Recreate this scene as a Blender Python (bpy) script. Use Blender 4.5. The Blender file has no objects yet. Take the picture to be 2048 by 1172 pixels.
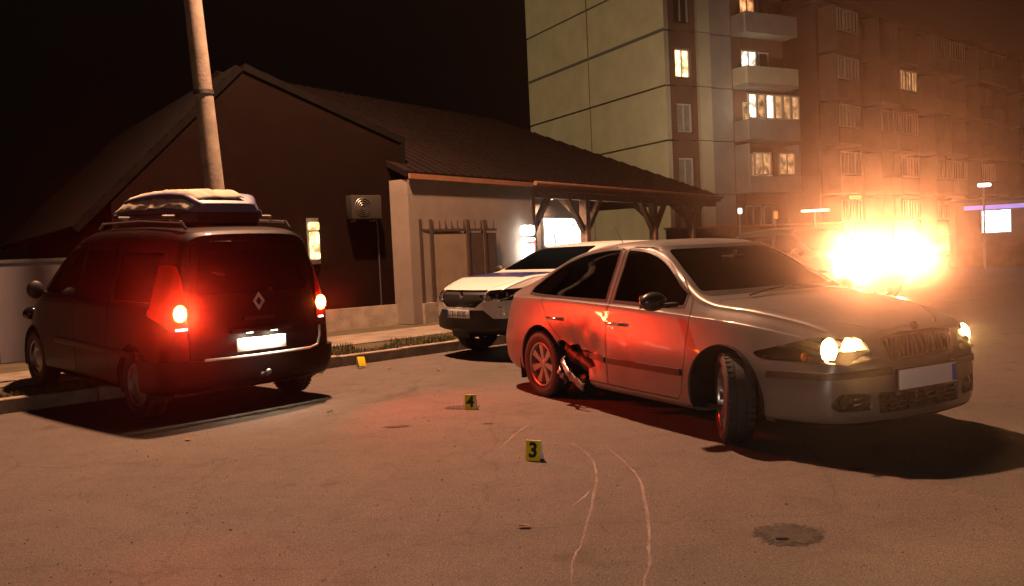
import bpy, bmesh, math, random
import numpy as np
from mathutils import Vector, Matrix
from mathutils import noise as mnoise

random.seed(7)
sc = bpy.context.scene
COL = sc.collection
R = math.radians
SOLVER = 'MANIFOLD'
FLASH = 150.0

# ------------------------------------------------------------------ camera, sky, exposure
cam_d = bpy.data.cameras.new('camera')
cam = bpy.data.objects.new('camera', cam_d)
COL.objects.link(cam)
cam_d.sensor_width = 36.0
cam_d.lens = 1700.0 / 2048.0 * 36.0
cam_d.clip_start = 0.05
cam_d.clip_end = 2000
PITCH, ROLL = 0.0468, -0.0467
fw = Vector((0, math.cos(PITCH), -math.sin(PITCH)))
up0 = Vector((0, math.sin(PITCH), math.cos(PITCH)))
r0 = Vector((1, 0, 0))
cr, sr = math.cos(ROLL), math.sin(ROLL)
right = r0 * cr + up0 * sr
up = up0 * cr - r0 * sr
m = Matrix((right, up, -fw)).transposed().to_4x4()
m.translation = Vector((0, 0, 1.394))
cam.matrix_world = m
sc.camera = cam

world = bpy.data.worlds.new('World')
sc.world = world
world.use_nodes = True
wn = world.node_tree
wn.nodes.clear()
wo = wn.nodes.new('ShaderNodeOutputWorld')
wb = wn.nodes.new('ShaderNodeBackground')
wb.inputs[0].default_value = (1.0, 0.62, 0.48, 1)     # night sky over a town lit by sodium lamps
wb.inputs[1].default_value = 0.0016
wn.links.new(wb.outputs[0], wo.inputs[0])

sc.view_settings.view_transform = 'Standard'
sc.view_settings.look = 'None'
sc.view_settings.exposure = 0.0
sc.view_settings.gamma = 1.0
sc.view_settings.use_curve_mapping = False
sc.render.engine = 'CYCLES'
cy = sc.cycles
cy.use_denoising = True
cy.max_bounces = 6
cy.diffuse_bounces = 3
cy.glossy_bounces = 3
cy.transmission_bounces = 4
cy.transparent_max_bounces = 12
cy.volume_bounces = 0
cy.caustics_reflective = False
cy.caustics_refractive = False
cy.sample_clamp_indirect = 4.0

# the camera's own flash, a hand's width above the lens
fl_d = bpy.data.lights.new('camera_flash', 'SPOT')
fl_d.energy = FLASH; fl_d.color = (1.0, .86, .74); fl_d.spot_size = math.radians(85); fl_d.spot_blend = .6; fl_d.shadow_soft_size = .02
fl_o = bpy.data.objects.new('camera_flash', fl_d)
COL.objects.link(fl_o)
fl_o.location = (-.03, .02, 1.46)
fl_o.rotation_euler = cam.matrix_world.to_euler()

# ------------------------------------------------------------------ helpers
def mat(name, col, rough=0.6, metal=0.0, var=0.0, scale=8.0, bump=0.0, bscale=60.0, coat=0.0, emit=None, estr=0.0, spec=0.5, col2=None):
    m = bpy.data.materials.new(name)
    m.use_nodes = True
    nt = m.node_tree
    b = nt.nodes['Principled BSDF']
    b.inputs['Base Color'].default_value = (*col, 1)
    b.inputs['Roughness'].default_value = rough
    b.inputs['Metallic'].default_value = metal
    b.inputs['Specular IOR Level'].default_value = spec
    b.inputs['Coat Weight'].default_value = coat
    b.inputs['Coat Roughness'].default_value = 0.06
    if emit:
        b.inputs['Emission Color'].default_value = (*emit, 1)
        b.inputs['Emission Strength'].default_value = estr
    tc = nt.nodes.new('ShaderNodeTexCoord')
    if var > 0 or col2:
        n = nt.nodes.new('ShaderNodeTexNoise')
        n.inputs['Scale'].default_value = scale
        n.inputs['Detail'].default_value = 6
        n.inputs['Roughness'].default_value = 0.6
        nt.links.new(tc.outputs['Object'], n.inputs['Vector'])
        r = nt.nodes.new('ShaderNodeValToRGB')
        r.color_ramp.elements[0].position = 0.3
        r.color_ramp.elements[1].position = 0.7
        c2 = col2 if col2 else tuple(c * (1 - var) for c in col)
        c1 = col if col2 else tuple(min(1, c * (1 + var)) for c in col)
        r.color_ramp.elements[0].color = (*c2, 1)
        r.color_ramp.elements[1].color = (*c1, 1)
        nt.links.new(n.outputs['Fac'], r.inputs[0])
        nt.links.new(r.outputs[0], b.inputs['Base Color'])
    if bump > 0:
        n2 = nt.nodes.new('ShaderNodeTexNoise')
        n2.inputs['Scale'].default_value = bscale
        n2.inputs['Detail'].default_value = 4
        nt.links.new(tc.outputs['Object'], n2.inputs['Vector'])
        bp = nt.nodes.new('ShaderNodeBump')
        bp.inputs['Strength'].default_value = bump
        bp.inputs['Distance'].default_value = 0.01
        nt.links.new(n2.outputs['Fac'], bp.inputs['Height'])
        nt.links.new(bp.outputs[0], b.inputs['Normal'])
    return m

def emat(name, col, strength):
    m = bpy.data.materials.new(name)
    m.use_nodes = True
    nt = m.node_tree
    nt.nodes.clear()
    o = nt.nodes.new('ShaderNodeOutputMaterial')
    e = nt.nodes.new('ShaderNodeEmission')
    e.inputs[0].default_value = (*col, 1)
    e.inputs[1].default_value = strength
    nt.links.new(e.outputs[0], o.inputs[0])
    return m

def window_glow(name, col, strength, scale=3.0):
    """a lit room seen through a curtain: uneven emission"""
    m = emat(name, col, strength)
    nt = m.node_tree
    e = [n for n in nt.nodes if n.type == 'EMISSION'][0]
    tc = nt.nodes.new('ShaderNodeTexCoord')
    n = nt.nodes.new('ShaderNodeTexNoise')
    n.inputs['Scale'].default_value = scale
    n.inputs['Detail'].default_value = 3
    r = nt.nodes.new('ShaderNodeMapRange')
    r.inputs[1].default_value = 0.35
    r.inputs[2].default_value = 0.65
    r.inputs[3].default_value = strength * 0.25
    r.inputs[4].default_value = strength * 1.5
    nt.links.new(tc.outputs['Object'], n.inputs['Vector'])
    nt.links.new(n.outputs['Fac'], r.inputs[0])
    nt.links.new(r.outputs[0], e.inputs[1])
    return m

def glass(name, tint, rough=0.03):
    """see-through pane: tinted transparency with a mirror-like skin"""
    m = bpy.data.materials.new(name)
    m.use_nodes = True
    nt = m.node_tree
    nt.nodes.clear()
    o = nt.nodes.new('ShaderNodeOutputMaterial')
    t = nt.nodes.new('ShaderNodeBsdfTransparent')
    t.inputs[0].default_value = (*tint, 1)
    g = nt.nodes.new('ShaderNodeBsdfGlossy')
    g.inputs['Color'].default_value = (0.9, 0.9, 0.9, 1)
    g.inputs['Roughness'].default_value = rough
    f = nt.nodes.new('ShaderNodeFresnel')
    f.inputs[0].default_value = 1.45
    mx = nt.nodes.new('ShaderNodeMixShader')
    nt.links.new(f.outputs[0], mx.inputs[0])
    nt.links.new(t.outputs[0], mx.inputs[1])
    nt.links.new(g.outputs[0], mx.inputs[2])
    nt.links.new(mx.outputs[0], o.inputs[0])
    return m

def tag(o, label=None, cat=None, group=None, kind=None):
    if label: o['label'] = label
    if cat: o['category'] = cat
    if group: o['group'] = group
    if kind: o['kind'] = kind
    return o

def empty(name, loc=(0, 0, 0), rz=0.0, label=None, cat=None, group=None):
    o = bpy.data.objects.new(name, None)
    COL.objects.link(o)
    o.location = loc
    o.rotation_euler = (0, 0, rz)
    o.empty_display_size = 0.2
    return tag(o, label, cat, group)

def link(name, me, material=None, parent=None, loc=None, rot=None, smooth=None):
    if material:
        me.materials.clear()
        me.materials.append(material)
    if smooth is not None:
        me.shade_smooth()
        me.set_sharp_from_angle(angle=R(smooth))
    o = bpy.data.objects.new(name, me)
    COL.objects.link(o)
    if parent: o.parent = parent
    if loc: o.location = loc
    if rot: o.rotation_euler = rot
    return o

class MB:
    """collects simple shapes and links them as one mesh"""
    def __init__(s):
        s.v = []; s.f = []
    def add(s, vs, fs):
        n = len(s.v)
        s.v += [tuple(v) for v in vs]
        s.f += [tuple(i + n for i in f) for f in fs]
        return s
    def box(s, c, d, rz=0.0, bev=0.0, ry=0.0, rx=0.0):
        hx, hy, hz = d[0] / 2, d[1] / 2, d[2] / 2
        M = Matrix.Translation(c) @ Matrix.Rotation(rz, 4, 'Z') @ Matrix.Rotation(ry, 4, 'Y') @ Matrix.Rotation(rx, 4, 'X')
        if bev > 0:
            bm = bmesh.new()
            bmesh.ops.create_cube(bm, size=1.0)
            for v in bm.verts: v.co = Vector((v.co.x * d[0], v.co.y * d[1], v.co.z * d[2]))
            bmesh.ops.bevel(bm, geom=bm.edges[:], offset=bev, segments=2, affect='EDGES', profile=0.6)
            bm.verts.index_update()
            vs = [M @ v.co for v in bm.verts]
            fs = [[v.index for v in f.verts] for f in bm.faces]
            bm.free()
            return s.add(vs, fs)
        vs = [M @ Vector((x * hx, y * hy, z * hz)) for x in (-1, 1) for y in (-1, 1) for z in (-1, 1)]
        return s.add(vs, [(0, 1, 3, 2), (4, 6, 7, 5), (0, 4, 5, 1), (2, 3, 7, 6), (0, 2, 6, 4), (1, 5, 7, 3)])
    def tube(s, p0, p1, r0, r1=None, n=12):
        r1 = r0 if r1 is None else r1
        p0, p1 = Vector(p0), Vector(p1)
        d = (p1 - p0).normalized()
        a = d.orthogonal().normalized()
        b = d.cross(a)
        vs = []
        for p, r in ((p0, r0), (p1, r1)):
            for k in range(n):
                t = 2 * math.pi * k / n
                vs.append(p + a * (r * math.cos(t)) + b * (r * math.sin(t)))
        fs = [(k, (k + 1) % n, n + (k + 1) % n, n + k) for k in range(n)]
        fs += [tuple(range(n))[::-1], tuple(range(n, 2 * n))]
        return s.add(vs, fs)
    def path(s, pts, r, n=8):
        for a, b in zip(pts[:-1], pts[1:]): s.tube(a, b, r, r, n)
        return s
    def prism(s, poly, axis, a0, a1):
        """poly: 2D points; axis: the axis extruded along (x: poly in y,z / y: poly in x,z / z: poly in x,y)"""
        n = len(poly)
        ar = sum(poly[i][0] * poly[(i + 1) % n][1] - poly[(i + 1) % n][0] * poly[i][1] for i in range(n))
        if ar < 0: poly = poly[::-1]
        def P(p, a):
            if axis == 'x': return (a, p[0], p[1])
            if axis == 'y': return (p[0], a, p[1])
            return (p[0], p[1], a)
        vs = [P(p, a0) for p in poly] + [P(p, a1) for p in poly]
        fs = [(k, (k + 1) % n, n + (k + 1) % n, n + k) for k in range(n)] + [tuple(range(n))[::-1], tuple(range(n, 2 * n))]
        if axis == 'y': fs = [f[::-1] for f in fs]
        return s.add(vs, fs)
    def ring(s, outer, inner, axis, a0, a1):
        """prism with a hole; both outlines have the same number of points"""
        n = len(outer)
        ar = sum(outer[i][0] * outer[(i + 1) % n][1] - outer[(i + 1) % n][0] * outer[i][1] for i in range(n))
        if ar < 0: outer, inner = outer[::-1], inner[::-1]
        def P(p, a):
            return (a, p[0], p[1]) if axis == 'x' else ((p[0], a, p[1]) if axis == 'y' else (p[0], p[1], a))
        vs = [P(p, a) for a in (a0, a1) for p in outer] + [P(p, a) for a in (a0, a1) for p in inner]
        fs = []
        for k in range(n):
            j = (k + 1) % n
            fs += [(k, j, n + j, n + k), (2 * n + j, 2 * n + k, 3 * n + k, 3 * n + j), (j, k, 2 * n + k, 2 * n + j), (n + k, n + j, 3 * n + j, 3 * n + k)]
        if axis == 'y': fs = [f[::-1] for f in fs]
        return s.add(vs, fs)
    def lathe(s, prof, n=32, axis='y', c=(0, 0, 0), close=False):
        """prof: (radius, offset along axis)"""
        vs = []
        for r, h in prof:
            for k in range(n):
                t = 2 * math.pi * k / n
                a, b = r * math.cos(t), r * math.sin(t)
                if axis == 'y': p = (a, h, b)
                elif axis == 'x': p = (h, a, b)
                else: p = (a, b, h)
                vs.append((p[0] + c[0], p[1] + c[1], p[2] + c[2]))
        fs = []
        m_ = len(prof)
        for i in range(m_ - 1 if not close else m_):
            j = (i + 1) % m_
            for k in range(n):
                fs.append((i * n + k, j * n + k, j * n + (k + 1) % n, i * n + (k + 1) % n))
        return s.add(vs, fs)
    def sph(s, c, r, nu=16, nv=10, sc_=(1, 1, 1)):
        vs = []; fs = []
        for i in range(nv + 1):
            t = math.pi * i / nv
            for k in range(nu):
                p = 2 * math.pi * k / nu
                vs.append((c[0] + r * sc_[0] * math.sin(t) * math.cos(p), c[1] + r * sc_[1] * math.sin(t) * math.sin(p), c[2] + r * sc_[2] * math.cos(t)))
        for i in range(nv):
            for k in range(nu):
                fs.append((i * nu + k, (i + 1) * nu + k, (i + 1) * nu + (k + 1) % nu, i * nu + (k + 1) % nu))
        return s.add(vs, fs)
    def mesh(s, name='m', fix=False):
        me = bpy.data.meshes.new(name)
        me.from_pydata(s.v, [], s.f)
        if fix:
            bm = bmesh.new(); bm.from_mesh(me)
            bmesh.ops.remove_doubles(bm, verts=bm.verts[:], dist=1e-5)
            bmesh.ops.recalc_face_normals(bm, faces=bm.faces[:])
            bm.to_mesh(me); bm.free()
        me.update()
        return me
    def build(s, name, material, parent=None, smooth=30, loc=None, rot=None, fix=False):
        return link(name, s.mesh(name, fix), material, parent, loc, rot, smooth)

def catmull(pts, seg=6, closed=True):
    n = len(pts); out = []
    rng = range(n) if closed else range(n - 1)
    for i in rng:
        if closed: p = [pts[(i - 1) % n], pts[i], pts[(i + 1) % n], pts[(i + 2) % n]]
        else: p = [pts[max(i - 1, 0)], pts[i], pts[i + 1], pts[min(i + 2, n - 1)]]
        for k in range(seg):
            t = k / seg
            out.append(tuple(0.5 * (2 * b + (c - a) * t + (2 * a - 5 * b + 4 * c - d) * t * t + (-a + 3 * b - 3 * c + d) * t ** 3) for a, b, c, d in zip(*p)))
    if not closed: out.append(tuple(pts[-1]))
    return out

def roundpoly(pts, rad, seg=4):
    """polygon with rounded corners"""
    out = []; n = len(pts)
    for i in range(n):
        p = Vector(pts[i]); a = Vector(pts[i - 1]) - p; b = Vector(pts[(i + 1) % n]) - p
        r = min(rad, a.length * 0.45, b.length * 0.45)
        A = p + a.normalized() * r; B = p + b.normalized() * r
        for k in range(seg + 1):
            t = k / seg
            q = A * (1 - t) ** 2 + p * 2 * t * (1 - t) + B * t * t
            out.append((q.x, q.y))
    return out

def grow(pts, d):
    """offset a polygon outwards by d"""
    n = len(pts)
    ar = sum(pts[i][0] * pts[(i + 1) % n][1] - pts[(i + 1) % n][0] * pts[i][1] for i in range(n))
    sgn = 1 if ar > 0 else -1
    out = []
    for i in range(n):
        a = Vector(pts[i - 1]); p = Vector(pts[i]); b = Vector(pts[(i + 1) % n])
        e1 = (p - a); e2 = (b - p)
        if e1.length < 1e-9 or e2.length < 1e-9:
            out.append((p.x, p.y)); continue
        e1.normalize(); e2.normalize()
        n1 = Vector((e1.y, -e1.x)) * sgn; n2 = Vector((e2.y, -e2.x)) * sgn
        nn = (n1 + n2)
        if nn.length < 1e-6: nn = n1
        nn.normalize()
        k = d / max(0.5, nn.dot(n1))
        out.append((p.x + nn.x * k, p.y + nn.y * k))
    return out

def boole(me, cut, op='DIFFERENCE', solver=SOLVER):
    a = bpy.data.objects.new('tmp_a', me); b = bpy.data.objects.new('tmp_b', cut)
    COL.objects.link(a); COL.objects.link(b)
    md = a.modifiers.new('b', 'BOOLEAN')
    md.operation = op; md.object = b; md.solver = solver
    dg = bpy.context.evaluated_depsgraph_get(); dg.update()
    res = bpy.data.meshes.new_from_object(a.evaluated_get(dg))
    bpy.data.objects.remove(a); bpy.data.objects.remove(b)
    if len(res.polygons) == 0 and solver == 'MANIFOLD':
        print('manifold boolean empty, exact instead')
        return boole(me, cut, op, 'EXACT')
    return res

def pchip(keys):
    xs = np.array([k[0] for k in keys], float); ys = np.array([k[1] for k in keys], float)
    h = np.diff(xs); d = np.diff(ys) / h
    mm = np.zeros(len(xs))
    mm[0] = d[0]; mm[-1] = d[-1]
    for i in range(1, len(xs) - 1):
        if d[i - 1] * d[i] > 0:
            w1 = 2 * h[i] + h[i - 1]; w2 = h[i] + 2 * h[i - 1]
            mm[i] = (w1 + w2) / (w1 / d[i - 1] + w2 / d[i])
    def f(x):
        x = min(max(x, xs[0]), xs[-1])
        i = int(min(np.searchsorted(xs, x, 'right') - 1, len(xs) - 2))
        t = (x - xs[i]) / h[i]
        return float((2 * t**3 - 3 * t**2 + 1) * ys[i] + (t**3 - 2 * t**2 + t) * h[i] * mm[i] + (-2 * t**3 + 3 * t**2) * ys[i + 1] + (t**3 - t**2) * h[i] * mm[i + 1])
    return f

def sstep(t):
    t = min(max(t, 0.0), 1.0)
    return t * t * (3 - 2 * t)

class Shell:
    """car bodywork lofted through cross-sections; mesh(a, b) gives a closed skin between depths a and b below the surface"""
    def __init__(s, T, x0, x1, nx, bend, dent=None):
        F = {k: pchip(v) for k, v in T.items()}
        s.F = F
        rings = []
        def ring(x):
            zb, ym, zm, ys, zs, yr, zt = (F[k](x) for k in ('zb', 'ym', 'zm', 'ys', 'zs', 'yr', 'zt'))
            dz = zt - zs
            gb = T.get('_none')
            ctrl = [(0, zb), (ym * 0.5, zb), (ym * 0.86, zb + 0.005), (ym * 0.965, zb + 0.05), (ym * 0.99, zb + 0.14), (ym, zm), (ym * 0.4 + ys * 0.6, zm * 0.35 + zs * 0.65),
                    (ys, zs), (ys + (yr - ys) * 0.12, zs + dz * 0.06), (ys + (yr - ys) * 0.34, zs + dz * 0.30), (ys + (yr - ys) * 0.66, zs + dz * 0.62), (ys + (yr - ys) * 0.90, zs + dz * 0.86),
                    (yr * 0.90, zs + dz * 0.95), (yr * 0.72, zs + dz * 0.982), (yr * 0.4, zs + dz * 0.996), (0, zt)]
            return catmull(ctrl, 4, closed=False)
        xs = [x0 + (x1 - x0) * i / (nx - 1) for i in range(nx)]
        L = x1 - x0
        for x in xs:
            h = ring(x)
            full = [(-y, z) for y, z in h] + [(y, z) for y, z in h[-2:0:-1]]
            # rounding of the two ends
            k = 1.0
            e = min(x - x0, x1 - x)
            if e < 0.05: k = 1 - 0.035 * (1 - e / 0.05) ** 2
            rings.append((x, full, k))
        n = len(rings[0][1]); s.n = n
        V = []; Fc = []
        def center(r):
            zsv = [p[1] for p in r[1]]
            return (min(zsv) + max(zsv)) / 2
        for r in rings:
            c = center(r)
            V += [(r[0], y * r[2], c + (z - c) * r[2]) for y, z in r[1]]
        nr = len(rings)
        for i in range(nr - 1):
            for j in range(n):
                a, b = i * n + j, i * n + (j + 1) % n
                Fc.append((a, b, b + n, a + n))
        for end, r in ((0, rings[0]), (1, rings[-1])):
            c = center(r)
            prev = 0 if end == 0 else (nr - 1) * n
            off = 0.004 if end else -0.004
            for q in (0.96, 0.88, 0.78, 0.67, 0.56, 0.45, 0.34, 0.23, 0.12):
                st = len(V)
                V += [(r[0] + off, y * r[2] * q, c + (z - c) * r[2] * q) for y, z in r[1]]
                for j in range(n):
                    a, b = prev + j, prev + (j + 1) % n
                    a2, b2 = st + j, st + (j + 1) % n
                    Fc.append((a, b, b2, a2) if end else (b, a, a2, b2))
                prev = st
            V.append((r[0] + off, 0, c)); ci = len(V) - 1
            for j in range(n):
                a, b = prev + j, prev + (j + 1) % n
                Fc.append((a, b, ci) if end else (b, a, ci))
        s.V = []
        for v in V:
            x, y, z = bend(*v)
            s.V.append(Vector((x, y, z)))
        if dent:
            s.V = [dent(v) for v in s.V]
        s.Fc = Fc
        me = bpy.data.meshes.new('t'); me.from_pydata([tuple(v) for v in s.V], [], Fc)
        bm = bmesh.new(); bm.from_mesh(me)
        vol = bm.calc_volume(signed=True)
        if vol < 0: s.Fc = [f[::-1] for f in Fc]
        bm.free(); bpy.data.meshes.remove(me)
        me = bpy.data.meshes.new('t'); me.from_pydata([tuple(v) for v in s.V], [], s.Fc); me.update()
        s.N = [Vector(v.normal) for v in me.vertices]
        bpy.data.meshes.remove(me)
    def mesh(s, a=0.0, b=0.02):
        n = len(s.V)
        vs = [tuple(v - nn * a) for v, nn in zip(s.V, s.N)] + [tuple(v - nn * b) for v, nn in zip(s.V, s.N)]
        fs = list(s.Fc) + [tuple(i + n for i in f[::-1]) for f in s.Fc]
        me = bpy.data.meshes.new('shell'); me.from_pydata(vs, [], fs); me.update()
        return me
    def cut(s, cutter, a=0.0, b=0.02):
        return boole(s.mesh(a, b), cutter.mesh('c'), 'INTERSECT')

def arc_poly(cx, cz, r, a0, a1, n=24):
    return [(cx + r * math.cos(R(a0 + (a1 - a0) * k / n)), cz + r * math.sin(R(a0 + (a1 - a0) * k / n))) for k in range(n + 1)]

def disc_light(name, parent, loc, direction, radius, power, col, spread=180):
    """light set at a lamp: a small disc looking along direction (in the parent's axes)"""
    l = bpy.data.lights.new(name, 'AREA')
    l.shape = 'DISK'; l.size = radius * 2; l.energy = power; l.color = col; l.spread = R(spread)
    o = bpy.data.objects.new(name, l); COL.objects.link(o)
    o.parent = parent; o.location = loc
    o.rotation_euler = Vector(direction).to_track_quat('-Z', 'Y').to_euler()
    return o

# ------------------------------------------------------------------ materials
M = {}
M['paint_silver'] = mat('paint_silver', (0.19, 0.175, 0.165), 0.40, 0.42, var=0.10, scale=5, bump=0.03, bscale=9, coat=0.35)
M['paint_black'] = mat('paint_black', (0.005, 0.0035, 0.004), 0.5, 0.0, var=0.2, scale=4, coat=0.12, spec=.15)
M['paint_white'] = mat('paint_white', (0.72, 0.70, 0.66), 0.35, 0.0, var=0.03, scale=3, coat=0.5)
M['paint_dark'] = mat('paint_dark', (0.03, 0.025, 0.022), 0.35, 0.1, var=0.2, scale=3, coat=0.5)
M['paint_blue'] = mat('paint_blue', (0.02, 0.03, 0.16), 0.35, coat=0.5)
M['plastic'] = mat('black_plastic', (0.014, 0.013, 0.013), 0.55, bump=0.1, bscale=200)
M['plastic_grey'] = mat('grey_plastic', (0.05, 0.05, 0.05), 0.6, var=0.2, scale=30)
M['rubber'] = mat('rubber', (0.022, 0.021, 0.021), 0.75, bump=0.3, bscale=90, var=0.25, scale=20)
M['rim'] = mat('alloy', (0.45, 0.43, 0.41), 0.3, 0.9, var=0.1, scale=30)
M['chrome'] = mat('chrome', (0.75, 0.74, 0.72), 0.12, 1.0)
M['steel'] = mat('steel', (0.25, 0.24, 0.23), 0.45, 0.8, var=0.2, scale=20)
M['interior'] = mat('interior', (0.05, 0.045, 0.045), 0.85, var=0.3, scale=30)
M['glass_car'] = glass('car_glass', (0.42, 0.40, 0.40))
M['glass_wind'] = glass('windscreen_glass', (0.72, 0.72, 0.70))
M['glass_dark'] = mat('privacy_glass', (0.006, 0.006, 0.007), 0.08, spec=0.6)
M['lens_clear'] = glass('clear_lens', (0.93, 0.93, 0.93))
M['lens_red'] = mat('red_lens', (0.35, 0.01, 0.008), 0.15, coat=0.6)
M['plate_white'] = mat('plate_white', (0.85, 0.85, 0.85), 0.4, var=0.02)
M['plate_blue'] = mat('plate_blue', (0.02, 0.09, 0.55), 0.4)
M['print_black'] = mat('print_black', (0.01, 0.01, 0.01), 0.6)
M['yellow'] = mat('marker_yellow', (0.85, 0.66, 0.02), 0.4, var=0.04)
M['badge'] = mat('badge_silver', (.75, .72, .70), .35, .3)
M['paper'] = mat('paper', (0.75, 0.74, 0.76), 0.8)
# ------------------------------------------------------------------ lamp strengths
HAZE, HAZE_G = .0008, .975
GX, GY, GR = 6.20, 20.25, R(-68)
STREET_W = 900.0
SEDAN_HEAD = 10.0
SEDAN_STEER = R(-33)
TAIL_W = 45.0
PLATE_W = 5.0
GLARE_W = 1650.0
M['head_emit'] = emat('headlamp_filament', (1.0, .50, .16), 400)
M['head_emit_side'] = emat('sidelamp_filament', (1.0, .46, .14), 200)
M['amber'] = mat('amber_lens', (.6, .18, .01), .2, coat=.6)
M['tail_emit'] = emat('tail_lamp_bulb', (1.0, .18, .02), 85)
M['plate_emit'] = emat('plate_lamp_bulb', (1.0, .85, .6), 8)
M['glare_emit'] = emat('dazzling_headlamp', (1.0, .72, .42), 250)
M['box_grey'] = mat('roof_box_grey', (.12, .13, .21), .45, var=.1, scale=6)
M['concrete'] = mat('concrete', (.32, .27, .21), .9, var=.25, scale=5, bump=.4, bscale=25)
M['kerb'] = mat('kerb_concrete', (.26, .21, .16), .9, var=.35, scale=6, bump=.5, bscale=30)

# ------------------------------------------------------------------ road surface
def asphalt():
    m = bpy.data.materials.new('asphalt'); m.use_nodes = True
    nt = m.node_tree; b = nt.nodes['Principled BSDF']
    tc = nt.nodes.new('ShaderNodeTexCoord')
    def noise(scale, detail=6, rough=.6, dist=0):
        n = nt.nodes.new('ShaderNodeTexNoise'); n.inputs['Scale'].default_value = scale
        n.inputs['Detail'].default_value = detail; n.inputs['Roughness'].default_value = rough; n.inputs['Distortion'].default_value = dist
        nt.links.new(tc.outputs['Object'], n.inputs['Vector']); return n
    def ramp(n, stops):
        r = nt.nodes.new('ShaderNodeValToRGB')
        r.color_ramp.elements[0].position = stops[0][0]; r.color_ramp.elements[0].color = stops[0][1]
        r.color_ramp.elements[1].position = stops[-1][0]; r.color_ramp.elements[1].color = stops[-1][1]
        for p, c in stops[1:-1]:
            e = r.color_ramp.elements.new(p); e.color = c
        nt.links.new(n.outputs['Fac'], r.inputs[0]); return r
    big = ramp(noise(.55, 5, .55, .4), [(.30, (.100, .085, .074, 1)), (.5, (.112, .094, .082, 1)), (.72, (.126, .105, .090, 1))])
    mid = ramp(noise(3.5, 8, .7, .3), [(.32, (.62, .62, .62, 1)), (.52, (1, 1, 1, 1)), (.75, (1.12, 1.12, 1.1, 1))])
    fine = ramp(noise(120, 3, .7), [(.34, (.42, .42, .42, 1)), (.5, (1, 1, 1, 1)), (.66, (1.75, 1.72, 1.7, 1))])
    mx = nt.nodes.new('ShaderNodeMix'); mx.data_type = 'RGBA'; mx.blend_type = 'MULTIPLY'; mx.inputs[0].default_value = .4
    nt.links.new(big.outputs[0], mx.inputs[6]); nt.links.new(mid.outputs[0], mx.inputs[7])
    mx2 = nt.nodes.new('ShaderNodeMix'); mx2.data_type = 'RGBA'; mx2.blend_type = 'MULTIPLY'; mx2.inputs[0].default_value = .8
    nt.links.new(mx.outputs[2], mx2.inputs[6]); nt.links.new(fine.outputs[0], mx2.inputs[7])
    # dark oily stains
    vo = nt.nodes.new('ShaderNodeTexVoronoi'); vo.inputs['Scale'].default_value = 110
    nt.links.new(tc.outputs['Object'], vo.inputs['Vector'])
    vr = nt.nodes.new('ShaderNodeValToRGB'); vr.color_ramp.elements[0].color = (.62, .62, .62, 1); vr.color_ramp.elements[1].color = (1.35, 1.33, 1.3, 1)
    nt.links.new(vo.outputs['Color'], vr.inputs[0])
    mxv = nt.nodes.new('ShaderNodeMix'); mxv.data_type = 'RGBA'; mxv.blend_type = 'MULTIPLY'; mxv.inputs[0].default_value = .7
    nt.links.new(mx2.outputs[2], mxv.inputs[6]); nt.links.new(vr.outputs[0], mxv.inputs[7])
    cn = nt.nodes.new('ShaderNodeTexVoronoi'); cn.feature = 'DISTANCE_TO_EDGE'; cn.inputs['Scale'].default_value = .55
    dn = noise(1.6, 6, .65)
    vm = nt.nodes.new('ShaderNodeMix'); vm.data_type = 'VECTOR'; vm.inputs[0].default_value = .28
    nt.links.new(tc.outputs['Object'], vm.inputs[4]); nt.links.new(dn.outputs['Color'], vm.inputs[5]); nt.links.new(vm.outputs[1], cn.inputs['Vector'])
    cr_ = nt.nodes.new('ShaderNodeMapRange'); cr_.inputs[1].default_value = 0; cr_.inputs[2].default_value = .006; cr_.inputs[3].default_value = .80; cr_.inputs[4].default_value = 1
    nt.links.new(cn.outputs['Distance'], cr_.inputs[0])
    mxc = nt.nodes.new('ShaderNodeMix'); mxc.data_type = 'RGBA'; mxc.blend_type = 'MULTIPLY'; mxc.inputs[0].default_value = 1
    nt.links.new(mxv.outputs[2], mxc.inputs[6]); nt.links.new(cr_.outputs[0], mxc.inputs[7])
    mx2 = mxc
    st = ramp(noise(1.1, 4, .6, 1.2), [(.60, (1, 1, 1, 1)), (.70, (.74, .72, .70, 1))])
    mx3 = nt.nodes.new('ShaderNodeMix'); mx3.data_type = 'RGBA'; mx3.blend_type = 'MULTIPLY'; mx3.inputs[0].default_value = 1
    nt.links.new(mx2.outputs[2], mx3.inputs[6]); nt.links.new(st.outputs[0], mx3.inputs[7])
    nt.links.new(mx3.outputs[2], b.inputs['Base Color'])
    b.inputs['Roughness'].default_value = .82
    b.inputs['Specular IOR Level'].default_value = .25
    bp = nt.nodes.new('ShaderNodeBump'); bp.inputs['Strength'].default_value = .45; bp.inputs['Distance'].default_value = .006
    nt.links.new(noise(150, 3, .8).outputs['Fac'], bp.inputs['Height'])
    bp2 = nt.nodes.new('ShaderNodeBump'); bp2.inputs['Strength'].default_value = .5; bp2.inputs['Distance'].default_value = .03
    nt.links.new(noise(2.2, 4, .6).outputs['Fac'], bp2.inputs['Height'])
    nt.links.new(bp.outputs[0], bp2.inputs['Normal'])
    nt.links.new(bp2.outputs[0], b.inputs['Normal'])
    return m
M['asphalt'] = asphalt()
g = MB().add([(-98, -18, 0), (108, -18, 0), (108, 128, 0), (-98, 128, 0)], [(0, 1, 2, 3)]).build('road', M['asphalt'], smooth=None)
tag(g, kind='structure')

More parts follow.
